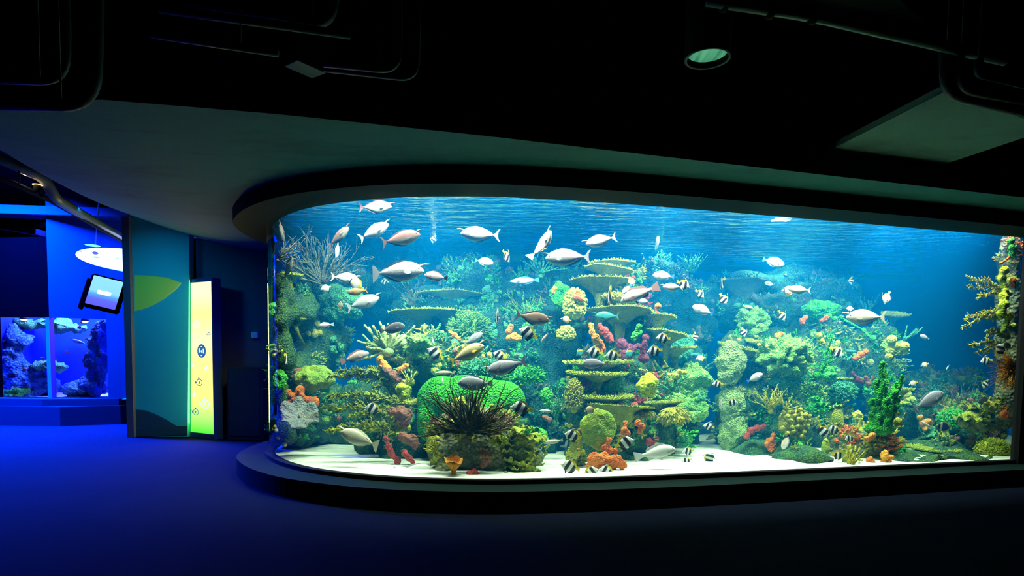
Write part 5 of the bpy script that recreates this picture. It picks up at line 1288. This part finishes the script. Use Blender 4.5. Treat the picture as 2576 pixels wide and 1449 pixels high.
patch([(338, 692), (372, 693), (420, 698), (457, 712), (440, 730), (415, 750), (385, 768), (360, 778), (338, 783)], 1)
patch([(340, 1030), (365, 1032), (392, 1042), (420, 1056), (445, 1072), (341, 1075)], 2)
patch([(341, 1076), (472, 1071), (472, 1093), (341, 1098)], 2, 0.012)
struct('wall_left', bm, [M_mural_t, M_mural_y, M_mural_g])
bm = bmesh.new(); box(bm, wz(325, 900).x - 0.02, wz(339, 900).x, WY - 0.06, WY + 0.14, 0, 3.05)
struct('trim_4', bm, M_wall)
bm = bmesh.new(); x0 = wz(474, 900).x
poly(bm, [(x0, WY + .25, 0), (-3.05, WY + .25, 0), (-3.05, WY + .25, 3.0), (x0, WY + .25, 3.0)])
poly(bm, [(-3.05, WY + .25, 0), (-2.3, WY - 0.2, 0), (-2.3, WY - 0.2, 3.0), (-3.05, WY + .25, 3.0)])
struct('wall_back', bm, M_wall)
# ---- tall lit picture panel
root = empty('picture_lightbox', (0, 0, 0))
a = Vector((wz(469, 900, 8.5).x, 8.48, 0)); b = Vector((wz(536, 900, 8.2).x, 8.2, 0))
ex = (b - a).normalized(); en = Vector((ex.y, -ex.x, 0)); wl = (b - a).length; HT = 2.17
MP = Matrix((ex, -en, Vector((0, 0, 1)))).transposed().to_4x4(); MP.translation = a
M_pf = mat('panel_frame_metal', (0.03, 0.08, 0.16), 0.4)
bm = bmesh.new()
box(bm, -0.03, 0, -0.01, 0.12, 0, HT + .05, 0, MP); box(bm, wl, wl + .02, -0.01, 0.12, 0, HT + .05, 0, MP)
box(bm, 0, wl, -0.01, 0.12, 0, .07, 0, MP); box(bm, 0, wl, -0.01, 0.12, HT, HT + .05, 0, MP); box(bm, 0, wl, 0.08, 0.12, 0.07, HT, 0, MP)
obj('frame', bm, M_pf, root, smooth=False)
M_ps = mat('lit_picture', (0.1, 0.1, 0.05), 0.4); k = NT(M_ps)
sep = k.n('ShaderNodeSeparateXYZ'); k.l(k.n('ShaderNodeTexCoord').outputs['Object'], sep.inputs[0])
dv = k.n('ShaderNodeMath', operation='DIVIDE'); k.l(sep.outputs[2], dv.inputs[0]); dv.inputs[1].default_value = HT
cc = k.ramp(dv.outputs[0], [(0.03, (0.05, 0.9, 0.02)), (0.14, (0.45, 1.0, 0.16)), (0.3, (1.0, 0.85, 0.20)), (0.5, (1.0, 0.78, 0.25)), (0.62, (1.0, 0.95, 0.45)), (0.8, (1.0, 0.85, 0.25)), (0.93, (1.0, 1.0, 0.5)), (1.0, (1.0, 0.9, 0.5))])
k.l(cc, k.b.inputs['Emission Color']); k.b.inputs['Emission Strength'].default_value = 1.35
bm = bmesh.new(); box(bm, 0, wl, 0.0, 0.02, 0.07, HT, 0, MP); obj('lit_picture', bm, M_ps, root, smooth=False)
M_ink = mat('picture_blue_ink', (0.02, 0.05, 0.12), 0.5, emit=(0.02, 0.12, 0.35), estr=1.0)
M_ink2 = mat('picture_pale_ink', (0.5, 0.6, 0.6), 0.5, emit=(0.55, 0.9, 0.95), estr=1.2)
M_ink3 = mat('picture_white_ink', (0.5, 0.6, 0.6), 0.5, emit=(1, 1, 0.9), estr=1.4)
def motif(u, z, r, kind):
    bm = bmesh.new(); N = 24; d0 = -0.004
    def ringshape(r0, r1, sx=1.0, sy=1.0, a0=0, a1=6.28318, dd=d0):
        A, Bv = [], []
        for i in range(N + 1):
            t = a0 + (a1 - a0) * i / N
            A.append(bm.verts.new(MP @ Vector((u + r0 * math.cos(t) * sx, dd, z + r0 * math.sin(t) * sy))))
            Bv.append(bm.verts.new(MP @ Vector((u + r1 * math.cos(t) * sx, dd, z + r1 * math.sin(t) * sy))))
        for i in range(N): bm.faces.new((A[i], A[i + 1], Bv[i + 1], Bv[i]))
    if kind == 'emblem':
        ringshape(0.001, r, dd=-0.003); o1 = obj('round_emblem', bm, M_ink, root, smooth=False); bm = bmesh.new()
        for (dx, dz, w_, h_) in ((-.5, .1, .22, .6), (.45, .0, .22, .7), (0, -.05, .2, .28), (0, .62, .3, .12), (0, -.66, .3, .12)):
            box(bm, u + (dx - w_ / 2) * r, u + (dx + w_ / 2) * r, -0.006, -0.0045, z + (dz - h_ / 2) * r, z + (dz + h_ / 2) * r, 0, MP)
        obj('emblem_shapes', bm, M_ink3, root, smooth=False); return
    r *= 1.35
    ringshape(r * .8, r, .85, .62); ringshape(0.001, r * .3, .5, .9, dd=-0.005)
    poly(bm, [MP @ Vector((u - r * .8, -0.004, z)), MP @ Vector((u - r * 1.3, -0.004, z + r * .5)), MP @ Vector((u - r * 1.15, -0.004, z)), MP @ Vector((u - r * 1.3, -0.004, z - r * .5))])
    poly(bm, [MP @ Vector((u - r * .3, -0.004, z + r * .6)), MP @ Vector((u + r * .3, -0.004, z + r * .6)), MP @ Vector((u - r * .3, -0.004, z + r * .95))])
    obj('fish_picture', bm, M_ink2 if kind == 'pale' else M_ink, root, smooth=False)
motif(wl * .45, 1.58, .055, 'pale'); motif(wl * .88, 1.45, .03, 'ink'); motif(wl * .6, 1.22, .095, 'emblem'); motif(wl * .25, 1.02, .03, 'pale'); motif(wl * .78, .98, .03, 'pale'); motif(wl * .3, .6, .03, 'pale'); motif(wl * .5, .78, .06, 'ink'); motif(wl * .7, .48, .075, 'pale'); motif(wl * .35, .36, .055, 'ink')
tag(root, 'tall glowing yellow-green picture panel with fish motifs on the dark wall', 'light panel')
pl = area('picture_glow', MP @ Vector((wl / 2, -0.03, 1.2)), (0, 0, 0), wl, 2.0, 26, (1.0, 0.85, 0.25))
pl.rotation_euler = (-en).to_track_quat('Z', 'Y').to_euler(); 
# ---- dark cabinet, switch, socket
root = empty('low_cabinet', (0, 0, 0)); YB = WY + .05
M_cab = mat('cabinet_paint', (0.01, 0.03, 0.035), 0.5)
p0, p1 = at_y(572, 1085, YB - .3), at_y(658, 925, YB - .3)
bm = bmesh.new(); box(bm, p0.x, p1.x, YB - .3, YB + .18, 0.0, p1.z, 0.01); obj('body', bm, M_cab, root, smooth=False)
bm = bmesh.new(); box(bm, p0.x + .03, p1.x - .03, YB - .32, YB - .3, 0.07, p1.z - .03, 0.004); d = obj('door', bm, M_cab, root, smooth=False)
bm = bmesh.new(); box(bm, p0.x + .05, p0.x + .065, YB - .345, YB - .32, 0.45, .6, 0.003); obj('handle', bm, M_duct, d, smooth=False)
tag(root, 'low dark cabinet on the floor between lit panel and tank', 'cabinet')
M_plate = mat('switch_plastic', (0.6, 0.95, 0.85), 0.4)
p = at_y(640, 843, WY + .22); root = empty('light_switch', p)
bm = bmesh.new(); box(bm, -.045, .045, -.012, .03, -.045, .045, 0.004); obj('cover_plate', bm, M_plate, root, smooth=False)
bm = bmesh.new(); box(bm, -.015, .015, -.02, -.012, -.022, .022, 0.002); obj('rocker', bm, M_plate, root, smooth=False)
tag(root, 'small pale square switch on the dark wall beside the tank', 'switch')
p = at_y(563, 1031, WY + .22); root = empty('wall_socket', p)
bm = bmesh.new(); box(bm, -.04, .04, -.012, .03, -.055, .055, 0.004); obj('cover_plate', bm, M_duct, root, smooth=False)
bm = bmesh.new(); box(bm, -.012, .012, -.015, -.012, -.03, -.01, 0); obj('outlet', bm, M_black, root, smooth=False)
bm = bmesh.new(); box(bm, -.012, .012, -.015, -.012, .01, .03, 0); obj('outlet', bm, M_black, root, smooth=False)
tag(root, 'dark wall socket low on the wall left of the cabinet', 'socket')

# ---- blue hall beyond the wall
M_hall = mat('hall_wall_paint', (0.012, 0.02, 0.035), 0.8, spec=0.02); M_halld = mat('hall_dark_paint', (0.0002, 0.0003, 0.0005), 0.9, spec=0.0)
TY = 9.8
P_ = lambda px, py, y: at_y(px, py, y)
wa, wb, wc = P_(5, 900, TY), P_(127, 900, TY - .12), P_(270, 900, TY + .15)
zt, zb_ = P_(127, 800, TY).z, P_(127, 1000, TY).z
bm = bmesh.new()
xl, xr = -11.5, P_(330, 900, TY + .3).x + 0.6
def wallquad(x0, y0, x1, y1, z0, z1, mi=0): bm.faces.new([bm.verts.new(v) for v in ((x0, y0, z0), (x1, y1, z0), (x1, y1, z1), (x0, y0, z1))]).material_index = mi
xm = P_(135, 700, TY - .12).x
wallquad(xl, TY + .1, wa.x, wa.y, 0, 4.2, 1)
wallquad(wa.x, wa.y, wb.x, wb.y, 0, zb_, 1); wallquad(wb.x, wb.y, wc.x, wc.y, 0, zb_, 0)
wallquad(wa.x, wa.y, wb.x, wb.y, zt, 3.02, 1); wallquad(wb.x, wb.y, wc.x, wc.y, zt, 4.2, 0)
wallquad(wc.x, wc.y, xr, wc.y + .15, 0, 4.2, 0)
struct('wall_hall', bm, [M_hall, M_halld])
bm = bmesh.new(); pa, pb, pc = P_(-200, 1000, TY), P_(150, 1010, TY - .35), P_(312, 1000, TY + .1)
prism(bm, [(pa.x, pa.y - .35), (pb.x, pb.y), (pc.x, pc.y - .1), (pc.x, pc.y + .3), (pa.x, pa.y + .3)], 0.0, zb_ - .12)
prism(bm, [(wa.x - 1, wa.y - .2), (wb.x, wb.y - .2), (wc.x + .25, wc.y - .12), (wc.x + .25, wc.y + .1), (wa.x - 1, wa.y + .1)], zb_ - .12, zb_ - .005)
struct('trim_5', bm, M_hall)
bm = bmesh.new(); box(bm, wb.x - .03, wb.x + .03, wb.y - .04, wb.y + .06, zb_, zt)
M_mull = mat('mullion_paint', (0.45, 0.16, 0.9), 0.4)
struct('trim_6', bm, M_mull)
bm = bmesh.new(); wallquad(wa.x, wa.y + .02, wb.x, wb.y + .02, zb_, zt); wallquad(wb.x, wb.y + .02, wc.x, wc.y + .02, zb_, zt)
struct('window_2', bm, M_pane)
bm = bmesh.new()
wallquad(wa.x - .3, TY + 1.5, wc.x + .3, TY + 1.6, 0, 2.4); wallquad(wa.x - .3, TY + .1, wa.x - .3, TY + 1.5, 0, 2.4); wallquad(wc.x + .3, TY + .2, wc.x + .3, TY + 1.6, 0, 2.4)
M_b2 = mat('small_tank_back_paint', (0.01, 0.05, 0.6), 0.8); struct('wall_small_tank', bm, M_b2)
bm = bmesh.new(); poly(bm, [(wa.x - .3, TY + .1, zb_ - .02), (wc.x + .3, TY + .1, zb_ - .02), (wc.x + .3, TY + 1.6, zb_ - .02), (wa.x - .3, TY + 1.6, zb_ - .02)])
struct('ground_small_tank', bm, M_sand)
area('small_tank_light', ((wa.x + wc.x) / 2, TY + .7, 2.3), (0, 0, 0), 1.2, .5, 60, (0.5, 0.6, 1.0))
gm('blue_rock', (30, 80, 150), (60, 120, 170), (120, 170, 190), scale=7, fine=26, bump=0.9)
def hall_rock(lumps, label, m='blue_rock', seed=1):
    bm = bmesh.new()
    for (x, y, yy, rx, ry) in lumps:
        c = P_(x, y, TY + yy); s = c.y / FPX; lump(bm, c, (rx * s, .22, ry * s))
    b = remeshed(bm, .04, rocky(.12, 4.0, seed)); o = obj('tank_rock', b, G[m]); tag(o, label, 'rock')
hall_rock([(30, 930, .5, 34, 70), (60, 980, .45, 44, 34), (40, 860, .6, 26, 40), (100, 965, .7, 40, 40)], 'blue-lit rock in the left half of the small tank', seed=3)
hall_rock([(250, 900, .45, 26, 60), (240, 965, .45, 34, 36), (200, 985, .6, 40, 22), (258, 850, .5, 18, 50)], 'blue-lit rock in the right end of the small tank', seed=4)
hall_rock([(120, 815, .9, 60, 10), (170, 825, 1.0, 50, 10), (70, 812, .8, 30, 12)], 'pale rock shelf under the surface of the small tank', 'teal_growth', seed=5)
hall_rock([(120, 922, .6, 46, 6)], 'thin pale ledge across the middle of the small tank', 'teal_growth', seed=6)
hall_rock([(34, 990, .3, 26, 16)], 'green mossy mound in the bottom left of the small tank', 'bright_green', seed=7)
FM['orange'] = fishmat('orange_scales', tone((1.0, 0.5, 0.38), (1.0, 0.7, 0.5))); FIN['orange'] = mat('orange_fin', (1.0, 0.5, 0.3), 0.5)
first = None
for (x, y, L, h, lb) in [(169, 886, 13, 170, 'bright orange-white fish in the middle of the small tank'), (108, 903, 13, 150, 'orange-pink fish left of the mullion of the small tank'), (62, 931, 14, 20, 'orange-pink fish low at the left of the small tank'),
                         (200, 824, 13, 165, 'orange fish just under the surface glare of the small tank'), (204, 811, 9, 170, 'small orange fish topmost in the small tank'), (229, 843, 10, 175, 'orange fish right of the surface group, upper of three'), (218, 853, 9, 175, 'orange fish right of the surface group, middle of three'),
                         (233, 860, 13, 50, 'orange fish right of the surface group, lowest of three'), (142, 905, 8, 110, 'tiny orange fish right of the mullion of the small tank'), (9, 858, 9, 170, 'tiny orange fish at the left edge of the small tank')]:
    c = P_(x, y, TY + .35); Lm = L * c.y / FPX * 1.1
    if first is None: first = o = make_fish('butterflyfish', 'orange', 0.0)
    else: o = copy_tree(first)
    hh = R(h); d = Vector((math.cos(hh), 0.1, math.sin(hh))).normalized(); yv = Vector((0, 0, 1)).cross(d).normalized(); zv = d.cross(yv)
    o.matrix_world = Matrix.Translation(c) @ Matrix((d, yv, zv)).transposed().to_4x4() @ Matrix.Diagonal((Lm, Lm, Lm, 1))
    o.name = 'orange_fish'; tag(o, lb, 'fish', 'orange fish of the small tank')
# long pale fish
c = P_(192, 858, TY + .4); o = make_fish('wrasse', 'blue', 0.3); o.name = 'slim_fish'; Lm = 44 * c.y / FPX; d = Vector((math.cos(R(-16)), 0, math.sin(R(-16))))
o.matrix_world = Matrix.Translation(c) @ Matrix((d, Vector((0, 1, 0)), d.cross(Vector((0, 1, 0))))).transposed().to_4x4() @ Matrix.Diagonal((Lm, Lm, Lm, 1))
tag(o, 'long pale blue fish right of the mullion in the small tank', 'fish')
M_tg = mat('small_tank_lamp_glow', (1, 1, 1), 0.5, emit=(0.8, 0.95, 1.0), estr=5)
for (x, y, lb) in ((60, 803, 'glowing lamp at the water top of the small tank, left'), (214, 808, 'glowing lamp at the water top of the small tank, right')):
    c = P_(x, y, TY + .5); root = empty('aquarium_lamp', c)
    bm = bmesh.new(); tube(bm, [(0, 0, .10), (0, 0, .03), (0, 0, .0)], [.05, .06, .06], 14); obj('housing', bm, M_duct, root)
    bm = bmesh.new(); lump(bm, Vector((0, 0, 0)), (.05, .05, .03), 2); obj('lens', bm, M_tg, root)
    tag(root, lb, 'lamp')

# ---- monitor
M_scr = mat('monitor_screen', (0.02, 0.02, 0.05), 0.3); k = NT(M_scr)
sep = k.n('ShaderNodeSeparateXYZ'); k.l(k.n('ShaderNodeTexCoord').outputs['Object'], sep.inputs[0])
mr_ = k.n('ShaderNodeMapRange'); mr_.inputs['From Min'].default_value = -.22; mr_.inputs['From Max'].default_value = .22; k.l(sep.outputs[2], mr_.inputs[0])
k.l(k.ramp(mr_.outputs[0], [(0.0, srgb(100, 95, 255)), (0.22, srgb(100, 110, 255)), (0.36, srgb(90, 170, 255)), (0.5, srgb(150, 228, 255)), (1.0, srgb(150, 235, 255))]), k.b.inputs['Emission Color']); k.b.inputs['Emission Strength'].default_value = 1.0
c = P_(263, 736, 9.35); root = empty('wall_monitor', c); root.rotation_euler = (R(-14), R(13), R(22))
s = c.y / FPX
bm = bmesh.new(); box(bm, -.235, .235, 0, .16, -.265, .265, 0.02); obj('casing', bm, M_halld, root, smooth=False)
bm = bmesh.new(); box(bm, -.20, .20, -.008, .0, -.235, .235, 0.006); scn = obj('screen', bm, M_scr, root, smooth=False)
M_wht = mat('screen_white', (1, 1, 1), 0.5, emit=(0.9, 1.0, 0.95), estr=1.3)
bm = bmesh.new(); box(bm, -.09, .09, -.012, -.008, -.045, .02, 0.003); obj('white_caption', bm, M_wht, scn, smooth=False)
bm = bmesh.new(); box(bm, -.04, .04, .16, .5, -.05, .05, 0.01); box(bm, -.3, -.25, .1, .2, -.3, .2, 0.01); obj('bracket', bm, M_halld, root, smooth=False)
tag(root, 'tilted glowing blue-white monitor on the blue hall wall over the small tank', 'monitor')
# ---- oval lit sign
c = P_(325, 655, 9.2); s = c.y / FPX; root = empty('oval_light', c); root.rotation_euler = (0, R(6), 0)
M_ow = mat('oval_glow', (1, 1, 1), 0.5, emit=(0.85, 0.97, 1.0), estr=3.0); M_oc = mat('oval_cyan', (0.3, 0.6, 0.6), 0.5, emit=srgb(140, 225, 240), estr=1.0); M_op = mat('oval_violet', (0.1, 0.1, 0.4), 0.5, emit=srgb(90, 70, 200), estr=1.0)
A_, B2 = 134 * s, 27 * s
def oval(bm, ax, az, y0, y1, cxx=0, cz=0, n=48):
    a = [bm.verts.new((cxx + ax * math.cos(6.28318 * i / n), y0, cz + az * math.sin(6.28318 * i / n))) for i in range(n)]
    b = [bm.verts.new((v.co.x, y1, v.co.z)) for v in a]
    for i in range(n): bm.faces.new((a[i], b[i], b[(i + 1) % n], a[(i + 1) % n]))
    bm.faces.new(a); bm.faces.new(b[::-1])
bm = bmesh.new(); oval(bm, A_, B2, 0, .18); obj('glowing_body', bm, M_ow, root)
bm = bmesh.new(); oval(bm, A_ * 1.02, B2 * 1.05, .05, .2); obj('rim', bm, M_oc, root)
for (x, y, w_, h_, mm, nm) in ((240, 647, 8, 4, M_op, 'violet_shape'), (243, 657, 9, 2.2, M_oc, 'cyan_shape'), (205, 647, 3.5, 2.5, M_oc, 'cyan_shape'), (232, 629, 20, 3.0, M_oc, 'cyan_shape'), (296, 653, 5, 1.3, M_oc, 'cyan_shape')):
    bm = bmesh.new(); oval(bm, w_ * s, h_ * s, -.006, 0.0, (x - 325) * s, -(y - 655) * s, 12); obj(nm, bm, mm, root, smooth=False)
for dx in (-.6, .3):
    bm = bmesh.new(); tube(bm, [(dx, .1, B2 * .7), (dx, .1, 1.6)], .008, 6); obj('hanger', bm, M_duct, root)
tag(root, 'blazing white oval lit sign hanging in the blue hall behind the wall edge', 'lit sign')
# ---- pipes, track and beams of the hall ceiling
def pipe(name, pts, r, label, m=M_duct, cat='pipe', y=None, fillet=True, group=None):
    P = [at_y(x, yy, d) for x, yy, d in pts]
    if fillet and len(P) > 2:
        Q = [P[0]]
        for a, b, c_ in zip(P[:-2], P[1:-1], P[2:]):
            l1 = min((a - b).length, (c_ - b).length) * .4; l1 = min(l1, .16)
            p1 = b + (a - b).normalized() * l1; p2 = b + (c_ - b).normalized() * l1
            for i in range(7):
                t = i / 6; Q.append(p1 * (1 - t) ** 2 + b * 2 * t * (1 - t) + p2 * t * t)
        Q.append(P[-1]); P = Q
    bm = bmesh.new(); tube(bm, P, r, 12)
    if name == 'conduit':
        h_ = P[0].lerp(P[1], .7) if len(P) == 2 else P[1]
        tube(bm, [h_, Vector((h_.x, h_.y, 4.2))], .005, 6)
    o = obj(name, bm, m); tag(o, label, cat, group); return o
M_pipeg = mat('pipe_green_paint', (0.10, 0.16, 0.12), 0.35)
pipe('sprinkler_pipe', [(-60, 372, 5.6), (112, 448, 6.3), (140, 500, 6.5), (215, 545, 7.4), (345, 618, 9.1)], .055, 'bent grey-green pipe under the blue hall ceiling', M_pipeg)
pipe('lighting_track', [(-60, 420, 5.6), (120, 500, 6.5), (330, 618, 8.9)], .03, 'thin straight lighting track below the bent pipe in the blue hall', M_hall, cat='lighting track')
c = at_y(95, 478, 6.25); root = empty('track_spotlight', c)
M_warm = mat('warm_spot_glow', (1, .8, .5), 0.5, emit=(1, .55, .22), estr=2.5)
bm = bmesh.new(); tube(bm, [(0, 0, .05), (0, 0, .02), (.01, 0, -.03)], [.03, .04, .03], 12); obj('head', bm, M_hall, root)
bm = bmesh.new(); tube(bm, [(0, 0, .055), (0, 0, .05)], [.045, .045], 12); obj('lens', bm, M_warm, root)
bm = bmesh.new(); tube(bm, [(.01, 0, -.03), (.04, .02, -.07)], .012, 8); obj('arm', bm, M_hall, root)
tag(root, 'small warm-lit spotlight on the blue hall lighting track', 'spotlight')
pt = bpy.data.lights.new('warm_spot', 'POINT'); pt.energy = 1.6; pt.color = (1, .6, .3); pt.shadow_soft_size = .03
po = bpy.data.objects.new('warm_spot', pt); COL.objects.link(po); po.location = c + Vector((-.05, -.12, .1))
pipe('track_hanger', [(48, 430, 6.0), (48, 462, 6.0)], .008, 'thin rod holding the lighting track', cat='hanger')
for (x0, y0, x1, y1, d, hh, lb) in [(-80, 512, 330, 524, 9.6, .14, 'nearest pale beam across the blue hall ceiling'), (85, 545, 330, 560, 10.4, .16, 'dark duct across the blue hall ceiling'), (180, 583, 330, 590, 11.0, .08, 'narrow beam deep in the blue hall ceiling'), (-80, 545, 90, 575, 10.2, .10, 'pale slanting beam over the dark wall of the blue hall')]:
    a, b = at_y(x0, y0, d), at_y(x1, y1, d); bm = bmesh.new()
    box(bm, 0, (b - a).length, 0, .35, -hh, 0, 0.006, Matrix.Translation(a) @ Matrix.Rotation(-math.atan2(b.z - a.z, b.x - a.x), 4, 'Y'))
    o = obj('ceiling_beam' if 'duct' not in lb else 'air_duct', bm, M_halld if 'dark' in lb and 'duct' in lb else M_hall, smooth=False); tag(o, lb, 'beam' if 'beam' in lb else 'duct')

# ================================================================== DARK CEILING FITTINGS OF THE MAIN ROOM
root = empty('downlight', (0, 0, 0)); c = at_y(1780, 147, 3.45)
bm = bmesh.new()
def ringtube(prof, n=40):
    rr = []
    for (r, z) in prof: rr.append([bm.verts.new(c + Vector((r * math.cos(6.28318 * i / n), r * math.sin(6.28318 * i / n), z))) for i in range(n)])
    for a, b in zip(rr[:-1], rr[1:]):
        for i in range(n): bm.faces.new((a[i], a[(i + 1) % n], b[(i + 1) % n], b[i]))
    return rr
q = ringtube([(.108, .07), (.108, 0), (.124, 0), (.124, .6), (.108, .62)]); bm.faces.new(q[-1])
obj('housing', bm, M_black, root)
bm = bmesh.new(); ringtube([(.112, -.004), (.126, -.004), (.126, .012), (.112, .012)]); obj('rim', bm, M_duct, root)
M_lens = mat('downlight_lens_reflection', (0.3, 0.5, 0.4), 0.3, emit=(0.05, 0.30, 0.16), estr=0.8); k = NT(M_lens)  # lamp is off; the green emission imitates tank light reflected in the lens
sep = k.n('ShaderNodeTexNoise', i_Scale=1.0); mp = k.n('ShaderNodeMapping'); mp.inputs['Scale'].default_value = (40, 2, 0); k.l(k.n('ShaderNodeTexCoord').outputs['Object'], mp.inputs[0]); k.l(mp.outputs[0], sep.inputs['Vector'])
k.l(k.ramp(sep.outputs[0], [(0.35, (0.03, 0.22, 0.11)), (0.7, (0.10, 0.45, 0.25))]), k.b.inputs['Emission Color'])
bm = bmesh.new(); q = ringtube([(.0001, .03), (.108, .03), (.108, .034), (.0001, .05)]); obj('lens', bm, M_lens, root)
bm = bmesh.new(); tube(bm, [c + Vector((0, 0, .62)), Vector((c.x, c.y, 4.2))], .02, 8); obj('stem', bm, M_black, root)
tag(root, 'black cylinder downlight with a green reflection painted into its unlit lens under the dark ceiling', 'ceiling light')
# loudspeaker, corner down
c = at_y(768, 172, 3.3); root = empty('loudspeaker', c); root.rotation_euler = (R(8), R(4), R(45))
M_spk = mat('speaker_cover', (0.16, 0.20, 0.17), 0.6)
bm = bmesh.new(); box(bm, -.085, .085, -.085, .085, 0, .2, 0.008); obj('cabinet', bm, M_black, root, smooth=False)
bm = bmesh.new(); box(bm, -.08, .08, -.08, .08, -.008, 0, 0.002); obj('grille', bm, M_spk, root, smooth=False)
bm = bmesh.new(); tube(bm, [(0, 0, .2), (0, 0, 1.2)], .012, 8); obj('bracket', bm, M_black, root)
tag(root, 'small square loudspeaker hanging corner-down from the dark ceiling', 'speaker')
# hung panel top right
M_cloud = concrete('ceiling_panel_paint', (0.11, 0.22, 0.18), 0.15)
ZP = 2.78; pp = [at_z(2080, 382, ZP), at_z(2368, 416, ZP), at_z(2640, 325, ZP), at_z(2390, 224, ZP)]
bm = bmesh.new(); prism(bm, [(p.x, p.y) for p in pp], ZP, ZP + .045); o = obj('ceiling_panel', bm, M_cloud, smooth=False)
for q in ((.3, .3), (.7, .7)):
    p = pp[0].lerp(pp[1], q[0]).lerp(pp[3].lerp(pp[2], q[0]), q[1]); bm = bmesh.new(); tube(bm, [(p.x, p.y, ZP + .045), (p.x, p.y, 4.2)], .006, 6); obj('hanger', bm, M_black, o)
tag(o, 'pale hung ceiling panel in the upper right above the soffit', 'ceiling panel')
M_slab = concrete('slab_paint', (0.03, 0.07, 0.05), 0.3)
ZS = 3.6; pp = [at_z(1600, 20, ZS), at_z(1830, 178, ZS), at_z(2160, 195, ZS), at_z(2330, 60, ZS), at_z(2200, -60, ZS), at_z(1650, -40, ZS)]
bm = bmesh.new(); prism(bm, [(p.x, p.y) for p in pp], ZS, ZS + .5); o = obj('ceiling_slab', bm, M_slab, smooth=False); tag(o, 'dim greenish raised ceiling slab behind the downlight', 'ceiling slab')
o['kind'] = 'structure'
pipe('sprinkler_pipe', [(1780, 2, 3.15), (2040, 40, 3.2), (2530, 152, 3.3)], .028, 'long grey-green pipe crossing the dark ceiling at the upper right', M_pipeg)
for (x, y, lb) in ((1822, 9, 'pipe clamp beside the downlight'), (1938, 26, 'pipe clamp a little right of the downlight'), (2045, 40, 'thin pipe clamp further along the pipe')):
    a = at_y(x, y, 3.17); bm = bmesh.new(); tube(bm, [a + Vector((-.012, 0, -.003)), a + Vector((.014, .003, -.005))], .037, 14); tube(bm, [a, a + Vector((0, 0, .5))], .006, 6); o = obj('pipe_clamp', bm, M_black); tag(o, lb, 'clamp', 'clamps of the ceiling pipe')
pipe('conduit', [(2378, 120, 3.35), (2380, 235, 3.3), (2620, 290, 3.4)], .03, 'lower dark conduit bending over the pale hung panel')
pipe('conduit', [(2416, 130, 3.3), (2416, 225, 3.25), (2620, 262, 3.35)], .022, 'thin conduit bending above the lower one, upper right')
pipe('conduit', [(2462, 150, 3.2), (2462, 185, 3.2), (2620, 222, 3.3)], .022, 'short conduit highest of the bends, upper right')
pipe('conduit', [(-60, 262, 2.85), (240, 268, 2.85), (246, 40, 2.85), (246, -60, 2.9)], .026, 'large dark conduit loop at the upper left over the soffit')
pipe('conduit', [(-60, 200, 2.9), (168, 206, 2.9), (168, 30, 2.9), (160, -60, 2.9)], .018, 'smaller conduit loop inside the large one, upper left')
pipe('conduit', [(380, 86, 2.9), (700, 134, 2.95)], .018, 'straight faint conduit left of the loudspeaker')
pipe('conduit', [(400, 22, 2.9), (880, 88, 3.0)], .02, 'faint dotted conduit along the top, left of centre')
pipe('conduit', [(815, 160, 3.0), (1002, 178, 3.0), (1004, 60, 3.0), (1000, -60, 3.0)], .018, 'conduit bending up right of the loudspeaker')
pipe('conduit', [(815, 172, 3.1), (1046, 198, 3.1), (1050, 90, 3.1), (1046, -60, 3.1)], .018, 'outer conduit bending up right of the loudspeaker')
pipe('conduit', [(480, 10, 3.0), (830, 60, 3.0), (845, -60, 3.0)], .03, 'square dark duct edge at the top, left of centre')
